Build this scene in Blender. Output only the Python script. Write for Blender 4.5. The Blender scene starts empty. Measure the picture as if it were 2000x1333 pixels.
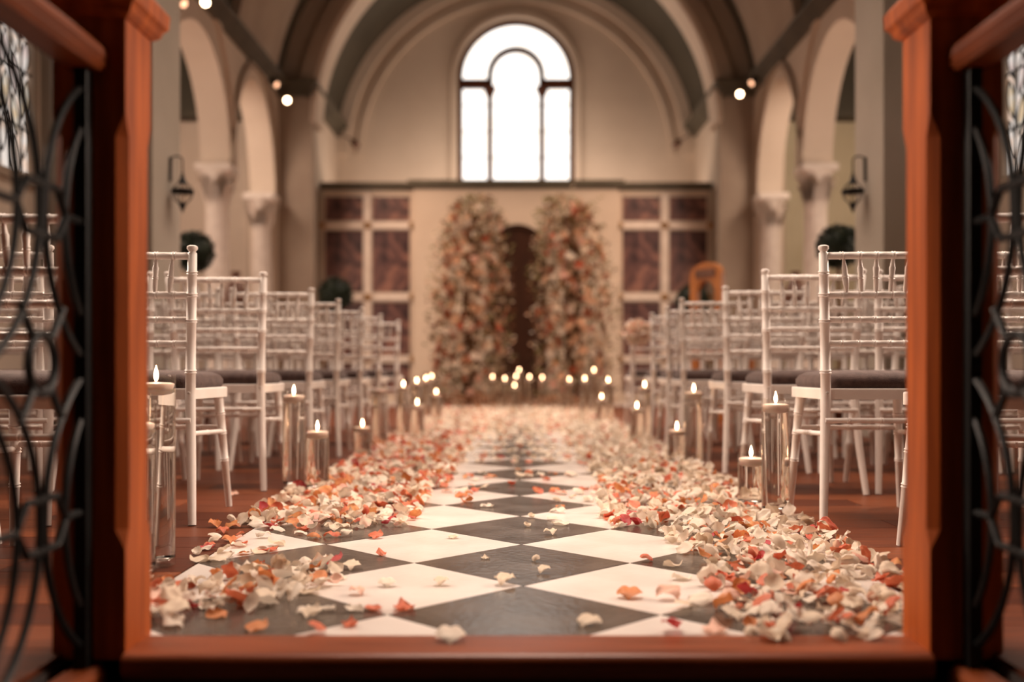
import bpy, bmesh, math, random
from mathutils import Vector, Matrix
random.seed(11)
PI = math.pi
C = bpy.context.scene.collection
sc = bpy.context.scene

# ------------------------------------------------------------------ camera
CX, CH, F = -0.024, 0.52, 2000.0
cam_d = bpy.data.cameras.new('camera'); cam = bpy.data.objects.new('camera', cam_d); C.objects.link(cam)
cam.location = (CX, 0, CH); cam.rotation_euler = (PI / 2, 0, 0)
cam_d.sensor_width = 36; cam_d.lens = 36.0; cam_d.shift_y = 53.5 / 2000; cam_d.shift_x = -5 / 2000
cam_d.clip_start = .05; cam_d.clip_end = 100
cam_d.dof.use_dof = True; cam_d.dof.focus_distance = 3.08; cam_d.dof.aperture_fstop = 1.25
sc.camera = cam
# ------------------------------------------------------------------ world, exposure
w = bpy.data.worlds.new('world'); sc.world = w; w.use_nodes = True
w.node_tree.nodes['Background'].inputs[0].default_value = (.9, .8, .7, 1)
w.node_tree.nodes['Background'].inputs[1].default_value = .02
sc.view_settings.view_transform = 'Standard'; sc.view_settings.look = 'None'
sc.view_settings.exposure = 0.0; sc.view_settings.gamma = 1; sc.view_settings.use_curve_mapping = False
sc.cycles.use_denoising = True
sc.cycles.sample_clamp_indirect = 6

def light(name, kind, loc, energy, color, target=None, **kw):
    d = bpy.data.lights.new(name, kind); d.energy = energy; d.color = color
    for k, v in kw.items(): setattr(d, k, v)
    o = bpy.data.objects.new(name, d); C.objects.link(o); o.location = loc
    if target is not None:
        o.rotation_euler = (Vector(target) - Vector(loc)).to_track_quat('-Z', 'Y').to_euler()
    return o
WARM = (1, .78, .63)
WARM2 = (1, .68, .48)
light('nave_fill', 'AREA', (0, 9.6, 5.8), 290, WARM, (0, 9.4, 0), shape='RECTANGLE', size=2.4, size_y=8.0, spread=1.75)  # unseen overhead fill, added in place of real nave fittings
light('near_nave_fill', 'AREA', (0, 3.6, 4.4), 56, WARM, (0, 3.2, 0), shape='RECTANGLE', size=1.6, size_y=2.0, spread=1.6)  # unseen fill added to brighten the near tiles and chairs
light('chancel_fill', 'AREA', (0, 16.6, 6.8), 90, (1, .84, .70), (0, 14.6, 0.0), shape='RECTANGLE', size=1.6, size_y=.8, spread=1.6)  # unseen fill added under the vault to strengthen the window light
light('back_wall_fill', 'AREA', (0, 16.55, 3.0), 50, WARM, (0, 17.1, 5.5), shape='RECTANGLE', size=5.2, size_y=.3)  # fill hidden behind the screen, added to brighten the back wall
for s in (-1, 1):
    light('aisle_column_fill', 'AREA', (s * 5.3, 9.8, 2.2), 120, WARM, (s * 3.4, 11.6, 1.6), shape='RECTANGLE', size=3.0, size_y=2.2)  # added fill, no window here; brightens columns and lower walls
    light('aisle_end_fill', 'AREA', (s * 4.7, 12.6, 4.4), 60, WARM, (s * 4.5, 16.3, .4), shape='RECTANGLE', size=1.0, size_y=1.0)  # unseen fill added to lift the dark aisle end wall
    light('gate_side_fill', 'AREA', (s * 3.3, 4.2, 2.3), 44, WARM, (-s * .75, 2.6, .5), shape='RECTANGLE', size=1.4, size_y=1.2, spread=1.3)  # added side fill on a windowless stretch, for gate posts and near chairs
    for yy, e in ((4.6, 45), (10.4, 80), (13.7, 70)):
        light('track_spot_light', 'SPOT', (s * 3.0, yy, 4.2), e * 1.5, WARM2, (s * .3, yy + .1, .3), spot_size=1.3, spot_blend=.8, shadow_soft_size=.06)
    light('altar_spot_light', 'SPOT', (s * 2.55, 13.4, 4.3), 260, WARM2, (s * 0.9, 15.4, 1.6), spot_size=1.3, spot_blend=.9, shadow_soft_size=.06)

# ------------------------------------------------------------------ materials
def srgb(r, g, b):
    f = lambda c: (c / 255 / 12.92) if c / 255 <= .04045 else ((c / 255 + .055) / 1.055) ** 2.4
    return (f(r), f(g), f(b), 1)
def new_mat(name):
    m = bpy.data.materials.new(name); m.use_nodes = True
    nt = m.node_tree; return m, nt, nt.nodes['Principled BSDF']
def noisy(name, c1, c2, rough=.6, scale=(1, 1, 1), nscale=4, detail=4, bump=0.0, bscale=None, spec=.5, coat=0, ramp=(.35, .65), rvar=0, coords='Object', coat_rough=.1):
    m, nt, b = new_mat(name); N = nt.nodes; L = nt.links
    tc = N.new('ShaderNodeTexCoord'); mp = N.new('ShaderNodeMapping'); mp.inputs['Scale'].default_value = scale
    L.new(tc.outputs[coords], mp.inputs[0])
    n = N.new('ShaderNodeTexNoise'); n.inputs['Scale'].default_value = nscale; n.inputs['Detail'].default_value = detail
    L.new(mp.outputs[0], n.inputs['Vector'])
    r = N.new('ShaderNodeValToRGB'); r.color_ramp.elements[0].color = c1; r.color_ramp.elements[1].color = c2
    r.color_ramp.elements[0].position = ramp[0]; r.color_ramp.elements[1].position = ramp[1]
    L.new(n.outputs['Fac'], r.inputs[0]); L.new(r.outputs[0], b.inputs['Base Color'])
    b.inputs['Roughness'].default_value = rough; b.inputs['Specular IOR Level'].default_value = spec
    b.inputs['Coat Weight'].default_value = coat; b.inputs['Coat Roughness'].default_value = coat_rough
    if rvar:
        mr = N.new('ShaderNodeMapRange'); mr.inputs[3].default_value = rough - rvar; mr.inputs[4].default_value = rough + rvar
        L.new(n.outputs['Fac'], mr.inputs[0]); L.new(mr.outputs[0], b.inputs['Roughness'])
    if bump:
        bp = N.new('ShaderNodeBump'); bp.inputs['Strength'].default_value = bump; bp.inputs['Distance'].default_value = .01
        n2 = n
        if bscale:
            n2 = N.new('ShaderNodeTexNoise'); n2.inputs['Scale'].default_value = bscale; L.new(mp.outputs[0], n2.inputs['Vector'])
        L.new(n2.outputs['Fac'], bp.inputs['Height']); L.new(bp.outputs[0], b.inputs['Normal'])
    return m
def emis(name, col, st, col2=None, nscale=6):
    m, nt, b = new_mat(name); N = nt.nodes; L = nt.links
    b.inputs['Base Color'].default_value = (.1, .1, .1, 1)
    b.inputs['Emission Color'].default_value = col; b.inputs['Emission Strength'].default_value = st
    if col2:
        tc = N.new('ShaderNodeTexCoord'); n = N.new('ShaderNodeTexNoise'); n.inputs['Scale'].default_value = nscale
        L.new(tc.outputs['Object'], n.inputs['Vector'])
        r = N.new('ShaderNodeValToRGB'); r.color_ramp.elements[0].color = col; r.color_ramp.elements[1].color = col2
        r.color_ramp.elements[0].position = .45; r.color_ramp.elements[1].position = .6
        L.new(n.outputs['Fac'], r.inputs[0]); L.new(r.outputs[0], b.inputs['Emission Color'])
    return m
M = {}
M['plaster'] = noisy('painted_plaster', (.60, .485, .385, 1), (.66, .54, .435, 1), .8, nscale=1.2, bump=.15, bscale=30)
M['plaster_dim'] = noisy('shaded_plaster', (.33, .245, .185, 1), (.39, .30, .225, 1), .85, nscale=1.5, bump=.15, bscale=30)  # darker copy of the plaster, shade mixed into its colour
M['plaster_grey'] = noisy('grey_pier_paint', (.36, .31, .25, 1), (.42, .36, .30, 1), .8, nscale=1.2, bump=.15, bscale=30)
M['stone'] = noisy('carved_pale_stone', (.68, .58, .50, 1), (.78, .68, .60, 1), .7, nscale=8, bump=.3, bscale=25)
M['vault'] = noisy('grey_green_vault_paint', (.058, .048, .031, 1), (.080, .066, .044, 1), .8, nscale=1.3)
M['cornice'] = noisy('grey_green_cornice_paint', (.085, .070, .046, 1), (.12, .10, .068, 1), .7, nscale=3)
M['olive'] = noisy('olive_ochre_wall_paint', (.50, .42, .28, 1), (.56, .48, .33, 1), .8, nscale=1.5)
M['wood_post'] = noisy('red_brown_varnished_oak', (.24, .045, .006, 1), (.56, .125, .020, 1), .5, scale=(14, 14, 1.1), nscale=2.2, detail=6, bump=.08, spec=.22, ramp=(.3, .7))
M['wood_dark'] = noisy('dark_varnished_oak', (.045, .012, .004, 1), (.10, .028, .008, 1), .5, scale=(14, 14, 1.1), nscale=2.0, detail=6, bump=.08, spec=.25)
M['wood_rail'] = noisy('varnished_oak_rail', (.12, .024, .005, 1), (.28, .062, .012, 1), .45, scale=(14, 1.2, 14), nscale=2.0, detail=6, bump=.08, spec=.25)
M['wood_sill'] = noisy('worn_oak_sill', (.14, .028, .007, 1), (.27, .060, .016, 1), .36, scale=(1.1, 14, 14), nscale=2.2, detail=7, bump=.12, spec=.4, rvar=.1)
M['iron'] = noisy('black_wrought_iron', (.004, .004, .004, 1), (.009, .009, .009, 1), .45, nscale=20, bump=.1, spec=.22)
M['white_tile'] = noisy('white_marble_tile', (.66, .595, .55, 1), (.74, .68, .64, 1), .24, nscale=5, detail=8, bump=.05, bscale=60, rvar=.06, spec=.5)
M['black_tile'] = noisy('black_slate_tile', (.046, .036, .030, 1), (.098, .078, .066, 1), .22, nscale=7, detail=9, bump=.12, bscale=50, rvar=.07)
M['grout'] = noisy('dark_grout', (.03, .02, .015, 1), (.05, .035, .03, 1), .8, nscale=10)
PL = []
for k, (a, b_) in enumerate((((.06, .012, .004), (.11, .025, .008)), ((.10, .024, .009), (.17, .045, .016)), ((.14, .036, .012), (.23, .064, .022)))):
    PL.append(noisy('parquet_wood_%s' % ('dark', 'mid', 'light')[k], (*a, 1), (*b_, 1), .42, scale=(1.5, 16, 4), nscale=2.5, detail=6, bump=.06, spec=.2, rvar=.06, coords='Object'))
M['chair'] = noisy('white_painted_beech', (.80, .745, .70, 1), (.86, .80, .76, 1), .4, nscale=9, bump=.04, spec=.4)
M['cushion'] = noisy('plum_grey_velvet', (.055, .029, .025, 1), (.092, .054, .046, 1), .9, nscale=40, bump=.3, bscale=300)
M['cushion'].node_tree.nodes['Principled BSDF'].inputs['Sheen Weight'].default_value = .1
M['brass'] = noisy('aged_gold', (.30, .15, .04, 1), (.42, .22, .07, 1), .4, nscale=30); M['brass'].node_tree.nodes['Principled BSDF'].inputs['Metallic'].default_value = .6
M['screw'] = noisy('steel_screw', (.4, .36, .33, 1), (.5, .45, .4, 1), .35, nscale=30)
# marble
def marble():
    m, nt, b = new_mat('purple_brown_marble'); N = nt.nodes; L = nt.links
    tc = N.new('ShaderNodeTexCoord'); n = N.new('ShaderNodeTexNoise'); n.inputs['Scale'].default_value = 2.2; n.inputs['Detail'].default_value = 8
    n.inputs['Distortion'].default_value = 1.6
    L.new(tc.outputs['Object'], n.inputs['Vector'])
    r = N.new('ShaderNodeValToRGB'); e = r.color_ramp.elements
    e[0].position = .38; e[0].color = (.045, .020, .022, 1); e[1].position = .62; e[1].color = (.27, .13, .10, 1)
    x = e.new(.5); x.color = (.11, .052, .05, 1)
    L.new(n.outputs['Fac'], r.inputs[0]); L.new(r.outputs[0], b.inputs['Base Color']); b.inputs['Roughness'].default_value = .35
    return m
M['marble'] = marble()
def glassy(name, ior, rough=0.0, col=(1, 1, 1, 1)):
    m, nt, b = new_mat(name)
    b.inputs['Transmission Weight'].default_value = 1; b.inputs['IOR'].default_value = ior
    b.inputs['Roughness'].default_value = rough; b.inputs['Base Color'].default_value = col
    return m
def thin_glass():
    m = bpy.data.materials.new('clear_thin_glass'); m.use_nodes = True; nt = m.node_tree; N = nt.nodes; L = nt.links
    N.remove(N['Principled BSDF']); out = N['Material Output']
    t = N.new('ShaderNodeBsdfTransparent'); t.inputs[0].default_value = (.975, .965, .95, 1)
    g = N.new('ShaderNodeBsdfGlossy'); g.inputs['Roughness'].default_value = .02
    lw = N.new('ShaderNodeLayerWeight'); lw.inputs[0].default_value = .5; mx = N.new('ShaderNodeMixShader')
    pw = N.new('ShaderNodeMath'); pw.operation = 'POWER'; pw.inputs[1].default_value = 4; L.new(lw.outputs['Facing'], pw.inputs[0])
    ad = N.new('ShaderNodeMath'); ad.operation = 'MULTIPLY_ADD'; ad.inputs[1].default_value = .4; ad.inputs[2].default_value = .02; L.new(pw.outputs[0], ad.inputs[0])
    L.new(ad.outputs[0], mx.inputs[0]); L.new(t.outputs[0], mx.inputs[1]); L.new(g.outputs[0], mx.inputs[2]); L.new(mx.outputs[0], out.inputs[0])
    return m
M['glass'] = thin_glass()
M['water'] = glassy('still_water', 1.33)
m, nt, b = new_mat('candle_wax'); b.inputs['Base Color'].default_value = (.86, .72, .64, 1); b.inputs['Roughness'].default_value = .45
b.inputs['Subsurface Weight'].default_value = .4; b.inputs['Subsurface Radius'].default_value = (.02, .01, .006); M['wax'] = m
M['flame'] = emis('candle_flame', (1, .58, .32, 1), 34)
M['flame_far'] = M['flame']
M['lamp'] = emis('lit_lamp_glass', (1, .66, .40, 1), 22)
M['lamp_dim'] = emis('side_lit_lamp_glass', (1, .5, .28, 1), 2.5)
M['pane'] = emis('daylit_pale_glass', (1, .93, .86, 1), 2.1, (1, .88, .76, 1), 3)
PANE = [emis('lit_ivory_glass', (.95, .84, .76, 1), .85, (1, .74, .58, 1), 9), emis('lit_amber_glass', (.95, .70, .44, 1), .7, (.95, .83, .70, 1), 9), emis('lit_rose_glass', (.9, .70, .64, 1), .75, (.95, .85, .78, 1), 9)]
M['lead'] = noisy('lead_came', (.01, .009, .008, 1), (.02, .018, .016, 1), .6)
def petal_mat(name, c1, c2, tr=.35):
    m = bpy.data.materials.new(name); m.use_nodes = True; nt = m.node_tree; N = nt.nodes; L = nt.links; tr *= .7
    b = N['Principled BSDF']; out = N['Material Output']
    tc = N.new('ShaderNodeTexCoord'); n = N.new('ShaderNodeTexNoise'); n.inputs['Scale'].default_value = 28; n.inputs['Detail'].default_value = 3
    L.new(tc.outputs['Object'], n.inputs['Vector'])
    r = N.new('ShaderNodeValToRGB'); r.color_ramp.elements[0].color = c1; r.color_ramp.elements[1].color = c2
    r.color_ramp.elements[0].position = .4; r.color_ramp.elements[1].position = .66
    L.new(n.outputs['Fac'], r.inputs[0]); L.new(r.outputs[0], b.inputs['Base Color']); b.inputs['Roughness'].default_value = .55
    t = N.new('ShaderNodeBsdfTranslucent'); L.new(r.outputs[0], t.inputs[0])
    mx = N.new('ShaderNodeMixShader'); mx.inputs[0].default_value = tr
    L.new(b.outputs[0], mx.inputs[1]); L.new(t.outputs[0], mx.inputs[2]); L.new(mx.outputs[0], out.inputs[0])
    return m
PET = [('cream', petal_mat('cream_petal', (.71, .565, .42, 1), (.79, .66, .52, 1))),
       ('white', petal_mat('white_petal', (.82, .715, .61, 1), (.76, .645, .51, 1))),
       ('coral', petal_mat('coral_petal', (.58, .10, .05, 1), (.68, .24, .11, 1))),
       ('orange', petal_mat('orange_petal', (.58, .17, .055, 1), (.72, .33, .12, 1))),
       ('pink', petal_mat('pink_petal', (.80, .42, .34, 1), (.78, .60, .44, 1))),
       ('crimson', petal_mat('dark_red_petal', (.42, .03, .04, 1), (.55, .07, .05, 1)))]

M['leaf'] = noisy('box_leaf_green', (.006, .012, .005, 1), (.02, .035, .012, 1), .5, nscale=20)
M['olive_leaf'] = petal_mat('olive_foliage', (.16, .15, .05, 1), (.34, .27, .11, 1), .4)
M['brown_leaf'] = petal_mat('russet_foliage', (.10, .04, .015, 1), (.22, .09, .03, 1), .3)
M['blossom_rust'] = petal_mat('rust_blossom', (.30, .08, .035, 1), (.44, .16, .07, 1), .2)
M['blossom_peach'] = petal_mat('peach_blossom', (.70, .40, .24, 1), (.78, .54, .36, 1), .25)
M['terracotta'] = noisy('brown_glazed_clay', (.09, .035, .018, 1), (.14, .055, .03, 1), .5, nscale=6)
M['orange_wood'] = noisy('golden_oak', (.30, .085, .012, 1), (.44, .15, .028, 1), .35, scale=(10, 10, 1), nscale=2, coat=.2)

# ------------------------------------------------------------------ helpers
def obj(name, bm, mats, parent=None, smooth=False, loc=None):
    me = bpy.data.meshes.new(name); bmesh.ops.recalc_face_normals(bm, faces=bm.faces[:])
    if smooth:
        for f in bm.faces: f.smooth = True
    bm.to_mesh(me); bm.free()
    for mm in (mats if isinstance(mats, (list, tuple)) else [mats]): me.materials.append(mm)
    if smooth:
        try: me.set_sharp_from_angle(angle=math.radians(50))
        except Exception: pass
    o = bpy.data.objects.new(name, me); C.objects.link(o)
    if parent: o.parent = parent
    if loc: o.location = loc
    return o
def tag(o, label=None, cat=None, group=None, kind=None):
    if label: o['label'] = label
    if cat: o['category'] = cat
    if group: o['group'] = group
    if kind: o['kind'] = kind
    return o
def thing(name, label, cat, loc=(0, 0, 0), rz=0, group=None):
    o = bpy.data.objects.new(name, None); C.objects.link(o); o.location = loc; o.rotation_euler = (0, 0, rz); o.empty_display_size = .1
    return tag(o, label, cat, group)
def dup(root, loc, rz=0, label=None, group=None):
    r = root.copy(); C.objects.link(r); r.location = loc; r.rotation_euler = (0, 0, rz)
    if label: r['label'] = label
    if group: r['group'] = group
    for ch in list(root.children):
        c = ch.copy(); C.objects.link(c); c.parent = r
        for g in list(ch.children):
            d = g.copy(); C.objects.link(d); d.parent = c
    return r
def quad(bm, *pts):
    return bm.faces.new([bm.verts.new(p) for p in pts])
def box(bm, x0, x1, y0, y1, z0, z1, bev=0):
    vs = [bm.verts.new((x, y, z)) for x in (x0, x1) for y in (y0, y1) for z in (z0, z1)]
    fs = [bm.faces.new([vs[i] for i in q]) for q in ((0, 1, 3, 2), (4, 6, 7, 5), (0, 4, 5, 1), (2, 3, 7, 6), (0, 2, 6, 4), (1, 5, 7, 3))]
    if bev:
        es = list({e for f in fs for e in f.edges})
        bmesh.ops.bevel(bm, geom=es, offset=bev, segments=2, affect='EDGES', profile=.6)
    return bm
def boxbm(*a, **k):
    return box(bmesh.new(), *a, **k)
def lathe(bm, prof, seg=12, M4=None, cap=True):
    rings = []
    for r, z in prof:
        rings.append([bm.verts.new((r * math.cos(2 * PI * i / seg), r * math.sin(2 * PI * i / seg), z)) for i in range(seg)])
    for a, b_ in zip(rings, rings[1:]):
        for i in range(seg):
            bm.faces.new((a[i], a[(i + 1) % seg], b_[(i + 1) % seg], b_[i]))
    if cap:
        bm.faces.new(rings[0][::-1]); bm.faces.new(rings[-1])
    if M4 is not None:
        for rg in rings:
            for v in rg: v.co = M4 @ v.co
    return bm
def aim(p, q):
    p, q = Vector(p), Vector(q); d = q - p
    return Matrix.Translation(p) @ d.to_track_quat('Z', 'Y').to_matrix().to_4x4(), d.length
def turned(bm, p, q, prof, seg=10):
    """prof: list of (radius, t in 0..1) turned about the line p-q"""
    m4, Ln = aim(p, q)
    return lathe(bm, [(r, t * Ln) for r, t in prof], seg, m4)
def nodes_prof(r, ts, r0=None, r1=None, L=1.0):
    """slim turned member with bamboo rings at ts"""
    r0 = r0 or r; r1 = r1 or r
    P = [(r0, 0)]
    for t in sorted(ts):
        rr = r0 + (r1 - r0) * t; d = .0035 / L
        P += [(rr, t - 2.2 * d), (rr * 1.22, t - 1.2 * d), (rr * .98, t), (rr * 1.22, t + 1.2 * d), (rr, t + 2.2 * d)]
    P.append((r1, 1)); return P
def tube(bm, pts, r, seg=8, closed=False, flat=1.0):
    pts = [Vector(p) for p in pts]; n = len(pts); rings = []
    prev = None
    for i, p in enumerate(pts):
        if closed: d = pts[(i + 1) % n] - pts[i - 1]
        else: d = pts[min(i + 1, n - 1)] - pts[max(i - 1, 0)]
        d.normalize()
        if prev is None:
            a = Vector((1, 0, 0)) if abs(d.x) < .9 else Vector((0, 0, 1))
            u = (a - d * a.dot(d)).normalized()
        else: u = (prev - d * prev.dot(d)).normalized()
        prev = u; v = d.cross(u)
        rings.append([bm.verts.new(p + (u * math.cos(2 * PI * k / seg) * r * flat + v * math.sin(2 * PI * k / seg) * r)) for k in range(seg)])
    m_ = n if closed else n - 1
    for i in range(m_):
        a, b_ = rings[i], rings[(i + 1) % n]
        for k in range(seg):
            bm.faces.new((a[k], a[(k + 1) % seg], b_[(k + 1) % seg], b_[k]))
    if not closed:
        bm.faces.new(rings[0][::-1]); bm.faces.new(rings[-1])
    return bm
def wall_slices(bm, segs, t0, t1, axis):
    """segs: (s0,s1,zlo0,zlo1,zhi0,zhi1); axis 'y': wall runs along y with thickness in x t0..t1; 'x': runs along x"""
    P = (lambda s, t, z: (t, s, z)) if axis == 'y' else (lambda s, t, z: (s, t, z))
    for s0, s1, a0, a1, b0, b1 in segs:
        v = [bm.verts.new(P(s, t, z)) for s, t, z in ((s0, t0, a0), (s1, t0, a1), (s1, t0, b1), (s0, t0, b0), (s0, t1, a0), (s1, t1, a1), (s1, t1, b1), (s0, t1, b0))]
        for q in ((0, 1, 2, 3), (7, 6, 5, 4), (0, 4, 5, 1), (3, 2, 6, 7), (0, 3, 7, 4), (1, 5, 6, 2)):
            bm.faces.new([v[i] for i in q])
    return bm
def arch_segs(c, r, spring, top, n=20, rise=None):
    rise = rise or r; out = []
    f = lambda a: (c - r * math.cos(a), spring + rise * math.sin(a))
    for i in range(n):
        (s0, z0), (s1, z1) = f(PI * i / n), f(PI * (i + 1) / n)
        out.append((s0, s1, z0, z1, top, top))
    return out
def arc_band(bm, c, zc, r0, r1, t0, t1, axis, a0=0, a1=PI, n=28, rise=1.0, leg=None):
    P = (lambda s, t, z: (t, s, z)) if axis == 'y' else (lambda s, t, z: (s, t, z))
    st = []
    if leg is not None and a0 == 0: st.append((None, 1, leg))
    for i in range(n + 1): st.append((a0 + (a1 - a0) * i / n, 0, 0))
    if leg is not None and a0 == 0: st.append((None, -1, leg))
    rings = []
    for a, s, z in st:
        if a is None: pts = [(c + s * r0, z), (c + s * r1, z)]
        else: pts = [(c + r0 * math.cos(a), zc + rise * r0 * math.sin(a)), (c + r1 * math.cos(a), zc + rise * r1 * math.sin(a))]
        rings.append([bm.verts.new(P(x, t, zz)) for (x, zz), t in ((pts[0], t0), (pts[1], t0), (pts[1], t1), (pts[0], t1))])
    for a, b_ in zip(rings, rings[1:]):
        for k in range(4): bm.faces.new((a[k], a[(k + 1) % 4], b_[(k + 1) % 4], b_[k]))
    bm.faces.new(rings[0][::-1]); bm.faces.new(rings[-1])
    return bm
def PX(px, py, Y):
    return Vector((CX + (px - 1005) / F * Y, Y, CH + (720 - py) / F * Y))
ORD = ['first', 'second', 'third', 'fourth', 'fifth', 'sixth', 'seventh', 'eighth', 'ninth', 'tenth', 'eleventh', 'twelfth']

# ================================================================== SETTING
SY = 1.868     # plane of the step riser and of the gate posts
fl = bmesh.new()
box(fl, -6.2, 6.2, SY, 18, -.5, -.012)
for s in (-1, 1): box(fl, min(s * .845, s * 6.2), max(s * .845, s * 6.2), -2.5, SY, -.5, -.012)
box(fl, -.845, .845, -2.5, SY, -.6, -.42)
floor = tag(obj('floor', fl, [M['grout']]), kind='structure')
# far floor boards past the range of single planks
bm = bmesh.new()
for s in (-1, 1):
    y = 7.0
    while y < 17.5:
        x0 = .874
        while x0 < 3.4:
            x1 = min(x0 + .9, 3.44); box(bm, min(s * x0, s * x1) + .002, max(s * x0, s * x1) - .002, y + .002, y + .176, -.012, -.001); x0 = x1
        y += .18
    box(bm, min(s * 3.44, s * 5.6), max(s * 3.44, s * 5.6), -2.4, 17.4, -.012, -.004)
tag(obj('distant_floorboards', bm, PL[1], floor), kind='stuff')
pcache = {}
for s in (-1, 1):
    row = 0; y = 1.0
    while y < 6.98:
        x0 = .874 if y > SY - .05 else .85
        first = .3 + .6 * ((row * 37) % 10) / 10
        while x0 < 3.3:
            x1 = min(x0 + (first if x0 < .9 else .92), 3.44)
            key = (round(x1 - x0, 3))
            o = obj('plank', boxbm(-(x1 - x0) / 2 + .0015, (x1 - x0) / 2 - .0015, -.0885, .0885, -.011, 0), random.choice(PL), floor, loc=(s * (x0 + x1) / 2, y + .09, -.001))
            x0 = x1
        y += .18; row += 1
# diamond tiles: column index i (0 centre black), nodes every D along y
D = .576; Y0 = 3.023; SILL_Y = 1.985
def clip_poly(poly, f):
    out = []
    for i in range(len(poly)):
        a, b_ = poly[i], poly[(i + 1) % len(poly)]; fa, fb = f(a), f(b_)
        if fa >= 0: out.append(a)
        if (fa >= 0) != (fb >= 0):
            t = fa / (fa - fb); out.append((a[0] + (b_[0] - a[0]) * t, a[1] + (b_[1] - a[1]) * t))
    return out
def prism(poly, z0, z1):
    bm = bmesh.new(); lo = [bm.verts.new((x, y, z0)) for x, y in poly]; hi = [bm.verts.new((x, y, z1)) for x, y in poly]
    bm.faces.new(hi); bm.faces.new(lo[::-1])
    for i in range(len(poly)): j = (i + 1) % len(poly); bm.faces.new((lo[i], lo[j], hi[j], hi[i]))
    return bm
tmesh = {}
for i in range(-3, 4):
    for j in range(-4, 40):
        if (i + j) % 2 == 0: continue
        cx, cy = i * D / 2 - .004, Y0 + j * D / 2
        g = .0022
        h = D / 2 - g
        poly = [(cx - h, cy), (cx, cy - h), (cx + h, cy), (cx, cy + h)]
        poly = clip_poly(poly, lambda p: p[1] - SILL_Y); poly = clip_poly(poly, lambda p: 14.2 - p[1]) if poly else []
        poly = clip_poly(poly, lambda p: p[0] + .868) if poly else []; poly = clip_poly(poly, lambda p: .868 - p[0]) if poly else []
        if len(poly) < 3: continue
        mt = M['black_tile'] if i % 2 == 0 else M['white_tile']
        key = (len(poly) == 4 and abs(poly[0][0] - (cx - h)) < 1e-6 and i % 2, i in (-3, 3), cy)
        loc = (cx, cy, random.uniform(-.0006, .0006))
        full = abs(i) < 3 and cy - h > SILL_Y and cy + h < 14.2
        if full and (i % 2) in tmesh:
            o = bpy.data.objects.new('tile', tmesh[i % 2]); C.objects.link(o); o.parent = floor; o.location = loc
        else:
            o = obj('tile', prism([(x - cx, y - cy) for x, y in poly], -.02, 0), mt, floor, loc=loc)
            if full: tmesh[i % 2] = o.data
# slate dais strip beyond the runner
bm = boxbm(-3.0, 3.0, 14.2, 17.4, -.012, .004); tag(obj('dais_paving', bm, M['white_tile'], floor))

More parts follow.
